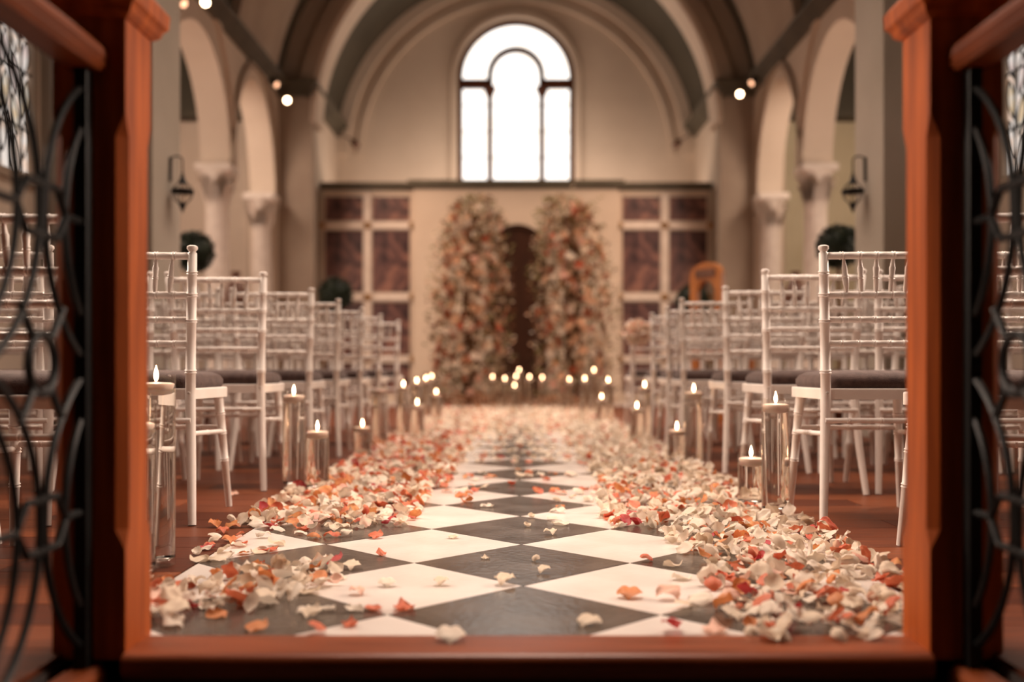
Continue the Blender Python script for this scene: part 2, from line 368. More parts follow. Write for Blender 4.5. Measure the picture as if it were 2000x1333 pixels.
WX, PXI = 3.45, 2.64            # nave wall plane, near pier face
TOP = 4.62
for s, nm in ((-1, 'left'), (1, 'right')):
    bm = bmesh.new(); segs = []
    # solid nave wall with window hole
    wy0, wy1, wz0, wsp = 6.66, 7.34, 1.83, 3.2
    segs += [(-2.5, wy0, -.4, -.4, TOP, TOP), (wy0, wy1, -.4, -.4, wz0, wz0)] + arch_segs((wy0 + wy1) / 2, (wy1 - wy0) / 2, wsp, TOP, 12)
    segs += [(wy1, 8.1, -.4, -.4, TOP, TOP)]
    segs += arch_segs(8.87, .77, 2.97, TOP, 16, 1.25)
    segs += [(9.64, 9.95, 2.97, 2.97, TOP, TOP)]
    segs += arch_segs(11.145, 1.195, 2.97, TOP, 24, 1.3)
    segs += [(12.34, 12.5, 2.97, 2.97, TOP, TOP)]
    segs += arch_segs(13.575, 1.075, 2.97, TOP, 24, 1.36)
    segs += [(14.65, 15.1, -.1, -.1, TOP, TOP)]
    wall_slices(bm, segs, s * WX, s * (WX + .36), 'y')
    # small abaci bridging the gaps above the columns
    wl = tag(obj('wall_' + nm, bm, M['plaster']), kind='structure')
    # projecting pier
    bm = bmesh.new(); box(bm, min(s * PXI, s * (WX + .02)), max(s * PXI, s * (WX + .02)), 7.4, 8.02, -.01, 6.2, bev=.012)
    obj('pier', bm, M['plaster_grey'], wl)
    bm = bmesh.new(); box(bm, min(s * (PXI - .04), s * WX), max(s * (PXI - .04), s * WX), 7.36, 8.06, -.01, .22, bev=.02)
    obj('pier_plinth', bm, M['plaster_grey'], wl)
    # hood mouldings over the arches
    for c, r, rise, legz in ((11.145, 1.29, 1.3 * 1.195 / 1.195, 2.97), (13.575, 1.17, 1.3, 2.97)):
        bm = arc_band(bmesh.new(), c, 2.97, r, r + .075, s * (WX - .045), s * (WX + .01), 'y', rise=rise * .985)
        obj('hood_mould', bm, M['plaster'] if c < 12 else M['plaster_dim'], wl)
    # nave cornice
    bm = bmesh.new()
    x_in = lambda a: s * (WX - a)
    for a, z0, z1 in ((.07, 4.49, 4.54), (.12, 4.54, 4.59), (.17, 4.59, 4.66)):
        box(bm, min(x_in(a), x_in(-.02)), max(x_in(a), x_in(-.02)), -2.4, 14.79, z0, z1)
    tag(obj('trim_1' if s < 0 else 'trim_2', bm, M['cornice']), kind='structure')
    # chancel side wall + cornice
    bm = bmesh.new(); wall_slices(bm, [(14.9, 17.6, -.1, -.1, TOP, TOP)], s * 3.05, s * 3.43, 'y')
    tag(obj('wall_chancel_' + nm, bm, M['plaster']), kind='structure')
    bm = bmesh.new()
    for a, z0, z1 in ((.07, 4.45, 4.52), (.13, 4.52, 4.58), (.19, 4.58, 4.66)):
        box(bm, min(s * (3.05 - a), s * 3.06), max(s * (3.05 - a), s * 3.06), 14.8, 17.5, z0, z1)
        box(bm, min(s * (3.05 - a), s * 3.45), max(s * (3.05 - a), s * 3.45), 14.8 - a, 14.8, z0, z1)
    tag(obj('trim_3' if s < 0 else 'trim_4', bm, M['cornice']), kind='structure')
    # aisle outer and end walls, aisle cornice and ceiling
    bm = bmesh.new(); wall_slices(bm, [(-2.5, 17.6, -.1, -.1, 5.6, 5.6)], s * 5.6, s * 5.9, 'y')
    wall_slices(bm, [(min(s * 3.4, s * 5.7), max(s * 3.4, s * 5.7), -.1, -.1, 4.55, 4.55)], 16.3, 16.6, 'x')
    wall_slices(bm, [(min(s * 3.8, s * 5.6), max(s * 3.8, s * 5.6), -.1, -.1, 5.6, 5.6)], 8.1, 8.0, 'x')
    tag(obj('wall_aisle_' + nm, bm, M['plaster'] if s < 0 else M['olive']), kind='structure')
    bm = bmesh.new(); box(bm, min(s * 3.8, s * 5.6), max(s * 3.8, s * 5.6), 16.0, 16.3, 4.45, 4.58)
    box(bm, min(s * 3.8, s * 5.7), max(s * 3.8, s * 5.7), 16.15, 16.6, 4.58, 5.7)
    box(bm, min(s * 3.6, s * 5.9), max(s * 3.6, s * 5.9), 8.0, 16.6, 5.6, 5.7)
    tag(obj('ceiling_aisle_' + nm, bm, M['vault']), kind='structure')
# chancel arch wall (slices in x) and vaults
ZC = 4.15
bm = bmesh.new(); segs = []
for s in (-1, 1): segs.append((min(s * 2.96, s * 3.9), max(s * 2.96, s * 3.9), -.1, -.1, 8.0, 8.0))
segs += arch_segs(0, 2.96, ZC - .1, 8.0, 36)
wall_slices(bm, segs, 14.85, 15.15, 'x')
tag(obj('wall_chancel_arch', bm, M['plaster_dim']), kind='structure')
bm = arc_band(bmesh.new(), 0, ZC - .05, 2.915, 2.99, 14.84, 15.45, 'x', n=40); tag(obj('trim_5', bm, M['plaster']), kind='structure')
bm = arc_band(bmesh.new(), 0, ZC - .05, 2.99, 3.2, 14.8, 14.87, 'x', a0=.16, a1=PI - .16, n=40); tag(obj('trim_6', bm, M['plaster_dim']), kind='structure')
def vault(name, R, y0, y1, a0):
    bm = bmesh.new(); n = 36; rows = []
    for y in (y0, y1): rows.append([bm.verts.new((R * math.cos(a0 + (PI - 2 * a0) * i / n), y, ZC + R * math.sin(a0 + (PI - 2 * a0) * i / n))) for i in range(n + 1)])
    for i in range(n): bm.faces.new((rows[0][i], rows[0][i + 1], rows[1][i + 1], rows[1][i]))
    return obj(name, bm, M['vault'], smooth=True)
tag(vault('ceiling', 3.47, -2.5, 14.86, .12), kind='structure')
tag(vault('ceiling_chancel', 3.07, 14.9, 17.6, .12), kind='structure')
for k, (y0, y1) in enumerate(((12.2, 14.2), (7.3, 8.4))):
    bm = arc_band(bmesh.new(), 0, ZC, 3.36, 3.5, y0, y1, 'x', a0=.12, a1=PI - .12, n=36)
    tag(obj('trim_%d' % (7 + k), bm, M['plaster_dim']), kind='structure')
# back wall with window hole
bm = bmesh.new()
WR, WSP, WZ0 = 1.0, 5.5, 3.3
segs = [(-3.4, -WR, -.1, -.1, 7.6, 7.6), (WR, 3.4, -.1, -.1, 7.6, 7.6), (-WR, WR, -.1, -.1, WZ0, WZ0)] + arch_segs(0, WR, WSP, 7.6, 28)
wall_slices(bm, segs, 17.5, 17.9, 'x')
wb = tag(obj('wall_back', bm, M['plaster']), kind='structure')
obj('arch_mould', arc_band(bmesh.new(), 0, ZC, 2.86, 3.06, 17.40, 17.52, 'x', n=44), M['plaster'], wb)
obj('arch_mould', arc_band(bmesh.new(), 0, ZC, 2.62, 2.70, 17.44, 17.52, 'x', n=44), M['plaster'], wb)
obj('window_hood', arc_band(bmesh.new(), 0, WSP, 1.01, 1.10, 17.42, 17.52, 'x', leg=WZ0, n=36), M['plaster'], wb)
bm = boxbm(-3.9, 3.9, -2.8, -2.5, -.6, 8.0); tag(obj('wall_front', bm, M['wood_dark']), kind='structure')

# altar window
win = tag(obj('window_1', arc_band(bmesh.new(), 0, WSP, .915, 1.0, 17.54, 17.70, 'x', leg=WZ0, n=36), M['wood_dark']), kind='structure')
bm = arc_band(bmesh.new(), 0, WSP + .05, .395, .495, 17.54, 17.68, 'x', leg=WZ0, n=28); obj('inner_frame', bm, M['wood_dark'], win)
for s in (-1, 1):
    bm = boxbm(min(s * .47, s * .95), max(s * .47, s * .95), 17.56, 17.68, WSP - .18, WSP - .01); obj('transom', bm, M['wood_dark'], win)
    bm = lathe(bmesh.new(), [(.035, 0), (.05, .06), (.10, .16), (.12, .24)], 10, Matrix.Translation((s * .45, 17.60, WSP - .38))); obj('mullion_capital', bm, M['wood_dark'], win, smooth=True)
def arch_plate(x0, x1, z0, sp, y, r_in=None):
    bm = bmesh.new(); c = (x0 + x1) / 2; r = (x1 - x0) / 2
    pts = [(x0, z0), (x1, z0)] + [(c + r * math.cos(PI * i / 20), sp + r * math.sin(PI * i / 20)) for i in range(21)]
    f = [bm.verts.new((x, y, z)) for x, z in pts]; g = [bm.verts.new((x, y + .01, z)) for x, z in pts]
    bm.faces.new(f); bm.faces.new(g[::-1])
    for i in range(len(pts)): j = (i + 1) % len(pts); bm.faces.new((f[i], f[j], g[j], g[i]))
    return bm
obj('pane', arch_plate(-.44, .44, WZ0, WSP + .05, 17.63), M['pane'], win)
for s in (-1, 1): obj('pane', boxbm(min(s * .46, s * .96), max(s * .46, s * .96), 17.63, 17.64, WZ0, WSP - .05), M['pane'], win)
obj('pane', arc_band(bmesh.new(), 0, WSP, .47, .96, 17.63, 17.64, 'x', n=30), M['pane'], win)
for z in (3.7, 4.15, 4.6, 5.05):
    for x0, x1 in ((-.95, -.46), (-.44, .44), (.46, .95)): obj('saddle_bar', boxbm(x0, x1, 17.615, 17.625, z - .006, z + .006), M['cornice'], win)

# side leaded windows
def leaf_poly(cx, cz, hw, hh, lean, n=10):
    a = []
    for i in range(n + 1): t = i / n; a.append((cx + hw * math.sin(PI * t) + lean * (t - .5), cz - hh + 2 * hh * t))
    for i in range(1, n): t = 1 - i / n; a.append((cx - hw * math.sin(PI * t) + lean * (t - .5), cz - hh + 2 * hh * t))
    return a
for s, wn in ((-1, 'window_2'), (1, 'window_3')):
    x = s * (WX + .03); wy0, wy1, z0, zs = 6.66, 7.34, 1.83, 3.2
    fr = arc_band(bmesh.new(), 7.0, zs, .29, .35, x - .04, x + .04, 'y', leg=z0, n=20)
    box(fr, x - .06, x + .06, wy0, wy1, z0 - .02, z0 + .04)
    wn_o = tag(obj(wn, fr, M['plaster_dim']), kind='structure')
    bm = bmesh.new(); pts = [(6.71, z0), (7.29, z0)] + [(7.0 + .29 * math.cos(PI * i / 16), zs + .29 * math.sin(PI * i / 16)) for i in range(17)]
    bm.faces.new([bm.verts.new((x + s * .012, a, b_)) for a, b_ in pts]); obj('pane', bm, PANE[0], wn_o)
    k = 0
    for c in range(4):
        yc = 6.71 + .0725 + c * .145
        z = z0 + .16 + (.14 if c % 2 else 0)
        while z < 3.3:
            poly = leaf_poly(yc, z, .052, .14, (.05 if c % 2 else -.05))
            bm = bmesh.new(); f = [bm.verts.new((x, a, b_)) for a, b_ in poly]; bm.faces.new(f)
            r_ = bmesh.ops.extrude_face_region(bm, geom=bm.faces[:]); bmesh.ops.translate(bm, verts=[v for v in r_['geom'] if isinstance(v, bmesh.types.BMVert)], vec=(s * .006, 0, 0))
            p_ = obj('pane', bm, PANE[(k * 7 + c) % 3], wn_o)
            obj('lead_came', tube(bmesh.new(), [(x - s * .002, a, b_) for a, b_ in poly], .0075, 4, closed=True), M['lead'], p_)
            z += .285; k += 1
    for z in (2.2, 2.6, 3.0): obj('saddle_bar', tube(bmesh.new(), [(x - s * .01, 6.71, z), (x - s * .01, 7.29, z)], .009, 6), M['lead'], wn_o)
    for yy in (6.855, 7.0, 7.145): obj('saddle_bar', tube(bmesh.new(), [(x - s * .01, yy, z0), (x - s * .01, yy, 3.42)], .008, 6), M['lead'], wn_o)

# ================================================================== COLUMNS
def column(x, y, label, h=2.97, r=.15):
    t = thing('arcade_column', label, 'column', (x, y, 0), group='arcade columns')
    bm = bmesh.new(); lathe(bm, [(r * 1.05, .28), (r, .34), (r * .96, 1.4), (r * .88, h - .48), (r * .95, h - .46), (r * .95, h - .42), (r * .88, h - .40)], 24); obj('shaft', bm, M['stone'], t, True)
    bm = bmesh.new(); lathe(bm, [(r * 1.4, .12), (r * 1.45, .16), (r * 1.3, .2), (r * 1.15, .22), (r * 1.25, .26), (r * 1.05, .29)], 24); obj('base', bm, M['stone'], t, True)
    obj('plinth', boxbm(-r * 1.5, r * 1.5, -r * 1.5, r * 1.5, -.01, .12, bev=.01), M['stone'], t)
    bm = bmesh.new(); lathe(bm, [(r * .88, h - .40), (r * .95, h - .32), (r * 1.1, h - .2), (r * 1.35, h - .1), (r * 1.45, h - .07)], 20); cp = obj('capital', bm, M['stone'], t, True)
    obj('abacus', boxbm(-r * 1.42, r * 1.42, -r * 1.42, r * 1.42, h - .08, h + .005, bev=.008), M['stone'], t)
    lb = bmesh.new()   # one acanthus leaf with a curled tip
    prof = [(r * .9, h - .40, .05), (r * 1.05, h - .3, .075), (r * 1.25, h - .2, .07), (r * 1.5, h - .14, .045), (r * 1.62, h - .17, .02)]
    rows = []
    for rr, z, wd in prof: rows.append([lb.verts.new((rr, -wd, z)), lb.verts.new((rr * 1.06, 0, z + .012)), lb.verts.new((rr, wd, z))])
    for a, b_ in zip(rows, rows[1:]):
        for k in range(2): lb.faces.new((a[k], a[k + 1], b_[k + 1], b_[k]))
    bmesh.ops.solidify(lb, geom=lb.faces[:], thickness=.02)
    l0 = obj('capital_leaf', lb, M['stone'], cp, True)
    for k in range(1, 12):
        d = l0.copy(); C.objects.link(d); d.parent = cp; d.rotation_euler = (0, 0, 2 * PI * k / 12)
        if k % 2: d.scale = (.93, 1, 1); d.location = (0, 0, -.09)
    return t
for s, nm in ((-1, 'left'), (1, 'right')):
    column(s * 3.63, 12.42, 'pale stone column with leafy capital, the full one in view in the %s arcade' % nm)
    column(s * 3.60, 14.50, 'pale stone column with leafy capital against the chancel arch on the %s' % nm)
    column(s * 3.63, 9.80, 'pale stone column of the %s arcade standing just beyond the near pier' % nm)

# ================================================================== REREDOS
ry = 15.6
rer = thing('reredos', 'pale marble-panelled altar screen under a grey-green cornice below the window', 'altar screen', (0, ry, 0))
obj('screen_body', boxbm(-3.0, 3.0, .08, .6, 0, 3.25, bev=.01), M['plaster'], rer)
obj('centre_panel', boxbm(-1.56, 1.56, -.06, .1, 0, 3.25, bev=.01), M['plaster'], rer)
bm = bmesh.new()
for a, z0, z1 in ((.04, 3.25, 3.28), (.08, 3.28, 3.36)):
    box(bm, -3.0 , 3.0, .08 - a, .62, z0, z1); box(bm, -1.56 - a, 1.56 + a, -.06 - a, .1, z0, z1 + .012)
obj('cornice', bm, M['cornice'], rer)
for s in (-1, 1):
    cols = ((1.63, 2.20), (2.345, 2.92)); rows = ((.15, .60), (.72, 1.53), (1.69, 2.63), (2.78, 3.15))
    for x0, x1 in cols:
        for z0, z1 in rows:
            o = obj('marble_panel', boxbm(-(x1 - x0) / 2, (x1 - x0) / 2, -.008, .02, -(z1 - z0) / 2, (z1 - z0) / 2), M['marble'], rer, loc=(s * (x0 + x1) / 2, .078, (z0 + z1) / 2))
    obj('border_strip', boxbm(min(s * 2.215, s * 2.33), max(s * 2.215, s * 2.33), .045, .09, .1, 3.2, bev=.01), M['stone'], rer)
    for z in (.66, 1.61, 2.705):
        obj('border_strip', boxbm(min(s * 1.60, s * 2.20), max(s * 1.60, s * 2.20), .045, .09, z - .055, z + .055, bev=.01), M['stone'], rer)
        obj('border_strip', boxbm(min(s * 2.345, s * 2.95), max(s * 2.345, s * 2.95), .045, .09, z - .055, z + .055, bev=.01), M['stone'], rer)
        for xx in (1.585, 2.272, 2.965):
            bm = lathe(bmesh.new(), [(.055, 0), (.055, .02), (.035, .035), (.02, .05)], 8, Matrix.Translation((s * xx, .05, z)) @ Matrix.Rotation(PI / 2, 4, 'X'))
            obj('rosette', bm, M['brass'], rer)
    obj('end_pilaster', boxbm(min(s * 2.955, s * 3.04), max(s * 2.955, s * 3.04), .02, .1, 0, 3.25, bev=.008), M['plaster_grey'], rer)
# arched door in the screen
M['door'] = noisy('very_dark_door_oak', (.022, .007, .003, 1), (.045, .014, .005, 1), .55, scale=(14, 14, 1.1), nscale=2, detail=6, bump=.08, spec=.2)
dr = thing('arched_door', 'dark brown arched wooden door between the two flower columns', 'door', (.02, ry - .11, 0))
bm = arch_plate(-.38, .38, 0, 2.26, 0)
for v in bm.verts: v.co.y *= 4
obj('door_leaf', bm, M['door'], dr)
obj('door_frame', arc_band(bmesh.new(), 0, 2.26, .38, .44, -.04, .05, 'x', leg=0, n=20), M['door'], dr)
for k in range(4): obj('door_board', boxbm(-.35 + k * .177, -.35 + k * .177 + .168, -.02, .001, .05, 2.2), M['door'], dr)

# ================================================================== GATES
def post(s):
    nm = 'left' if s < 0 else 'right'
    t = thing('gate_post', 'varnished red-brown oak gate post with chamfered edges, %s of the opening' % nm, 'post', (s * .801, 1.934, 0))
    hx, hy = .067, .066
    bm = bmesh.new(); rings = []
    for z, c in ((-.42, .001), (.19, .001), (.225, .018), (.945, .018), (.985, .001), (1.165, .001)):
        pts = [(-hx + c, -hy), (hx - c, -hy), (hx, -hy + c), (hx, hy - c), (hx - c, hy), (-hx + c, hy), (-hx, hy - c), (-hx, -hy + c)]
        rings.append([bm.verts.new((x, y, z)) for x, y in pts])
    for a, b_ in zip(rings, rings[1:]):
        for k in range(8): bm.faces.new((a[k], a[(k + 1) % 8], b_[(k + 1) % 8], b_[k]))
    bm.faces.new(rings[0][::-1]); bm.faces.new(rings[-1]); obj('shaft', bm, M['wood_post'], t)
    bm = bmesh.new(); rings = []
    for z, e in ((1.160, .004), (1.168, .014), (1.18, .018), (1.188, .026), (1.215, .028), (1.225, .02), (1.245, .002), (1.275, -.05)):
        rings.append([bm.verts.new((x * (hx + e), y * (hy + e), z)) for x, y in ((-1, -1), (1, -1), (1, 1), (-1, 1))])
    for a, b_ in zip(rings, rings[1:]):
        for k in range(4): bm.faces.new((a[k], a[(k + 1) % 4], b_[(k + 1) % 4], b_[k]))
    bm.faces.new(rings[0][::-1]); bm.faces.new(rings[-1]); obj('cap', bm, M['wood_post'], t)
for s in (-1, 1): post(s)
def arcpts(cy, cz, hw, hh, sgn, n=16):
    """lens side: from (cy,cz-hh) through (cy+sgn*hw,cz) to (cy,cz+hh)"""
    R = (hh * hh + hw * hw) / (2 * hw); a = math.asin(min(1, hh / R)); out = []
    for i in range(n + 1):
        t = -a + 2 * a * i / n
        out.append((cy + sgn * (R * math.cos(t) - (R - hw)), cz + R * math.sin(t)))
    return out
def leaf(s):
    nm = 'left' if s < 0 else 'right'
    t = thing('iron_gate', 'open black wrought-iron gate with wooden rails hung on the %s post' % nm, 'gate', (s * .80, 1.85, 0))
    # local y runs from 0 (hinge) to -.73 ; built in the plane x = 0
    y1 = -.73
    def rail(name, z0, z1, hw):
        bm = bmesh.new(); prof = [(-hw * .75, z0), (hw * .75, z0), (hw, z0 + .012), (hw * .9, z0 + .018), (hw, z0 + .026), (hw * .92, z1 - .012), (hw * .6, z1), (-hw * .6, z1), (-hw * .92, z1 - .012), (-hw, z0 + .026), (-hw * .9, z0 + .018), (-hw, z0 + .012)]
        a = [bm.verts.new((x, .015, z)) for x, z in prof]; b_ = [bm.verts.new((x, y1, z)) for x, z in prof]
        for k in range(len(prof)): j = (k + 1) % len(prof); bm.faces.new((a[k], a[j], b_[j], b_[k]))
        bm.faces.new(a[::-1]); bm.faces.new(b_); return obj(name, bm, M['wood_rail'], t)
    rail('top_rail', 1.058, 1.112, .036); rail('bottom_rail', -.085, -.018, .036)
    for y in (-.008, y1 + .02): obj('frame_bar', boxbm(-.012, .012, y - .014, y + .014, -.02, 1.06, bev=.002), M['iron'], t)
    zb, zt, zm = .262, .782, .527
    pr = .16  # half pitch
    cols = [-.008 - pr * 2 * k for k in range(0, 3)]
    for k, y in enumerate(cols):
        for zc in (zb, zt):
            for sg in (-1, 1):
                if (k == 0 and sg > 0) or (k == 2 and sg < 0): continue
                for hw, hh in ((.152, .245), (.075, .18)):
                    pts = [(0, max(min(a, -.004), y1 + .01), b_) for a, b_ in arcpts(y, zc, hw, hh, sg)]
                    obj('scroll_bar', tube(bmesh.new(), pts, .0072, 6), M['iron'], t, True)
    for y in (-.008 - pr, -.008 - 3 * pr):
        ring = [(0, y + .047 * math.cos(2 * PI * i / 24), zm + .050 * math.sin(2 * PI * i / 24)) for i in range(24)]
        obj('ring', tube(bmesh.new(), ring, .0085, 6, closed=True), M['iron'], t, True)
        for a in (1, -1):
            for b_ in (1, -1):
                obj('scroll_bar', tube(bmesh.new(), [(0, y + a * .033, zm + b_ * .043), (0, y + a * .075, zm + b_ * .095)], .008, 6), M['iron'], t, True)
        for zc in (zb, zt):
            hx_ = [(0, y + .088 * c_, zc + .042 * d_) for c_, d_ in ((-1, 0), (-.62, 1), (.62, 1), (1, 0), (.62, -1), (-.62, -1))]
            obj('hexagon', tube(bmesh.new(), hx_, .0075, 6, closed=True), M['iron'], t)
            for a in (1, -1):
                e = y + a * .16
                obj('scroll_bar', tube(bmesh.new(), [(0, y + a * .088, zc), (0, max(min(e, -.008), y1 + .02), zc)], .0075, 6), M['iron'], t)
    return t
for s in (-1, 1): leaf(s)
# sill and step
bm = bmesh.new(); prof = [(SILL_Y, -.03), (SILL_Y, .002)]
for i in range(7): a = PI / 2 * i / 6; prof.append((1.862 - .018 * math.sin(a), .002 - .018 + .018 * math.cos(a)))
prof += [(1.844, -.03), (1.852, -.042), (1.90, -.045)]
a = [bm.verts.new((-.734, y, z)) for y, z in prof]; b_ = [bm.verts.new((.734, y, z)) for y, z in prof]
for k in range(len(prof)): j = (k + 1) % len(prof); bm.faces.new((a[k], b_[k], b_[j], a[j]))
bm.faces.new(a); bm.faces.new(b_[::-1])
sl = thing('wooden_sill', 'worn reddish wooden threshold across the opening between the gate posts', 'threshold', (0, 0, 0))
obj('tread', bm, M['wood_sill'], sl, True)
obj('riser', boxbm(-.733, .733, 1.872, 1.9, -.42, -.04), M['wood_dark'], sl)

# ================================================================== CHAIRS
def chair_proto():
    t = thing('chiavari_chair', 'x', 'chair', (0, 0, 0), group='white banquet chairs')
    W = M['chair']
    for s in (-1, 1):
        bm = bmesh.new()
        foot, seat, top = (s * .208, -.075, 0), (s * .180, 0, .425), (s * .200, -.045, .905)
        pts = [Vector(foot), Vector((s * .192, -.03, .2)), Vector(seat), Vector((s * .184, -.008, .6)), Vector((s * .192, -.025, .76)), Vector(top)]
        # one continuous rear leg and back post with rings
        m = []
        rad = [.0135, .016, .0175, .0168, .0165, .0155]
        segs = []
        for i in range(5):
            p, q = pts[i], pts[i + 1]; Ln = (q - p).length
            n = {0: [], 1: [], 2: [.48], 3: [.5], 4: [.05, .55]}[i]
            segs.append((p, q, nodes_prof(rad[i], n, rad[i], rad[i + 1], Ln)))
        rings = []
        for p, q, pf in segs:
            m4, Ln = aim(p, q)
            # keep a common frame so the rings join
            d = (q - p).normalized(); u = Vector((1, 0, 0)); u = (u - d * u.dot(d)).normalized(); v = d.cross(u)
            for r, tt in pf[(1 if rings else 0):]:
                c = p + d * (tt * Ln); rings.append([bm.verts.new(c + u * r * math.cos(2 * PI * k / 12) + v * r * math.sin(2 * PI * k / 12)) for k in range(12)])
        # finial
        c = Vector(top)
        for r, dz in ((.0105, .004), (.0135, .008), (.0185, .014), (.0175, .022), (.010, .026)):
            rings.append([bm.verts.new(c + Vector((r * math.cos(2 * PI * k / 12), -r * math.sin(2 * PI * k / 12) * -1, dz))) for k in range(12)])
        for a, b_ in zip(rings, rings[1:]):
            for k in range(12): bm.faces.new((a[k], a[(k + 1) % 12], b_[(k + 1) % 12], b_[k]))
        bm.faces.new(rings[0][::-1]); bm.faces.new(rings[-1])
        lg = obj('rear_leg', bm, W, t, True)
        obj('screw', lathe(bmesh.new(), [(.005, 0), (.005, .003), (.003, .0045)], 8, Matrix.Translation((s * .180, -.017, .437)) @ Matrix.Rotation(PI / 2, 4, 'X')), M['screw'], lg)
        bm = turned(bmesh.new(), (s * .205, .40, 0), (s * .178, .35, .425), nodes_prof(.0125, [.42, .66, .83], .0115, .0175, .43), 10); obj('front_leg', bm, W, t, True)
        bm = turned(bmesh.new(), (s * .188, -.02, .30), (s * .187, .365, .285), nodes_prof(.0085, [.5], L=.39), 8); obj('stretcher', bm, W, t, True)
    for z, x, y, r in ((.895, .197, -.043, .0120), (.765, .190, -.027, .0115), (.683, .186, -.017, .0105), (.603, .183, -.010, .0105)):
        bm = bmesh.new(); pts = []
        n = [.14, .29, .43, .57, .71, .86]
        pf = nodes_prof(r, n, L=.38); m4, Ln = aim((-x, y, z), (x, y, z)); lathe(bm, [(rr, tt * Ln) for rr, tt in pf], 8, m4)
        for v in bm.verts: v.co.y -= .012 * (1 - (v.co.x / x) ** 2)
        obj('back_rail', bm, W, t, True)
    for k in range(6):
        xt = (k - 2.5) * .0545; xb = (k - 2.5) * .048
        bm = turned(bmesh.new(), (xb, -.037, .771), (xt, -.052, .889), [(.0045, 0), (.008, .12), (.0085, .38), (.0108, .40), (.0086, .43), (.0108, .46), (.0086, .5), (.0108, .72), (.0082, .75), (.006, .92), (.0045, 1)] if k not in (0, 5) else [(.004, 0), (.009, .2), (.0115, .42), (.009, .45), (.0115, .48), (.0092, .52), (.009, .7), (.0035, 1)], 8)
        obj('spindle', bm, W, t, True)
    obj('stretcher', turned(bmesh.new(), (-.188, -.024, .345), (.188, -.024, .345), nodes_prof(.009, [.2, .5, .8], L=.38), 8), W, t, True)
    obj('stretcher', turned(bmesh.new(), (-.186, .365, .30), (.186, .365, .30), nodes_prof(.009, [.2, .5, .8], L=.38), 8), W, t, True)
    def slab(pts, z0, z1, bev, seg=2):
        bm = bmesh.new(); lo = [bm.verts.new((x, y, z0)) for x, y in pts]; hi = [bm.verts.new((x, y, z1)) for x, y in pts]
        ft = bm.faces.new(hi); bm.faces.new(lo[::-1])
        for i in range(len(pts)): j = (i + 1) % len(pts); bm.faces.new((lo[i], lo[j], hi[j], hi[i]))
        if bev: bmesh.ops.bevel(bm, geom=list(ft.edges), offset=bev, segments=seg, affect='EDGES', profile=.55)
        return bm
    out = []
    for cx, cy, a0 in ((.172, .362, 0), (-.172, .362, 90), (-.150, .035, 180), (.150, .035, 270)):
        for k in range(4): a = math.radians(a0 + 30 * k); out.append((cx + .036 * math.cos(a), cy + .036 * math.sin(a)))
    obj('seat_frame', slab(out, .415, .452, .005), W, t)
    inn = [(x * .94, .2 + (y - .2) * .94) for x, y in out]
    bm = bmesh.new(); lv = []
    for z, k in ((.452, .97), (.463, 1.0), (.48, 1.0), (.495, .95), (.506, .82), (.512, .55), (.514, .2)):
        lv.append([bm.verts.new((x * k, .2 + (y - .2) * k, z)) for x, y in inn])
    for a, b_ in zip(lv, lv[1:]):
        n = len(a)
        for k in range(n): bm.faces.new((a[k], a[(k + 1) % n], b_[(k + 1) % n], b_[k]))
    bm.faces.new(lv[0][::-1]); bm.faces.new(lv[-1])
    obj('cushion', bm, M['cushion'], t, True)
    return t
LY = [2.62, 3.46, 4.40, 5.27, 6.08, 6.95, 7.80, 8.75]
LXA = [-1.08, -1.100, -1.095, -1.063, -1.064, -1.056, -1.04, -1.013]
RY = [2.60, 3.45, 4.28, 5.15, 6.0, 6.85, 7.65, 8.65]
RXA = [1.10, 1.006, 1.013, 1.028, .948, .993, .997, .958]
proto = chair_proto(); used = False
ROWN = ['nearest', 'second', 'third', 'fourth', 'fifth', 'sixth', 'seventh', 'farthest']
POS = ['on the aisle', 'second from the aisle', 'third from the aisle', 'fourth from the aisle']
for s, YS, XS, nm in ((-1, LY, LXA, 'left'), (1, RY, RXA, 'right')):
    for r in range(8):
        for c in range(4):
            if 7.3 < YS[r] < 8.3 and c == 3: continue
            x = XS[r] + s * (.20 + c * .475) ; y = YS[r] + (random.uniform(-.015, .015) if c else 0)
            rz = random.uniform(-.02, .02) + (-s * .015)
            lab = 'white bamboo-style chair, %s row of the %s block, %s' % (ROWN[r], nm, POS[c])
            if not used: proto.location = (x, y, 0); proto.rotation_euler = (0, 0, rz); proto['label'] = lab; used = True
            else: dup(proto, (x, y, 0), rz, lab)

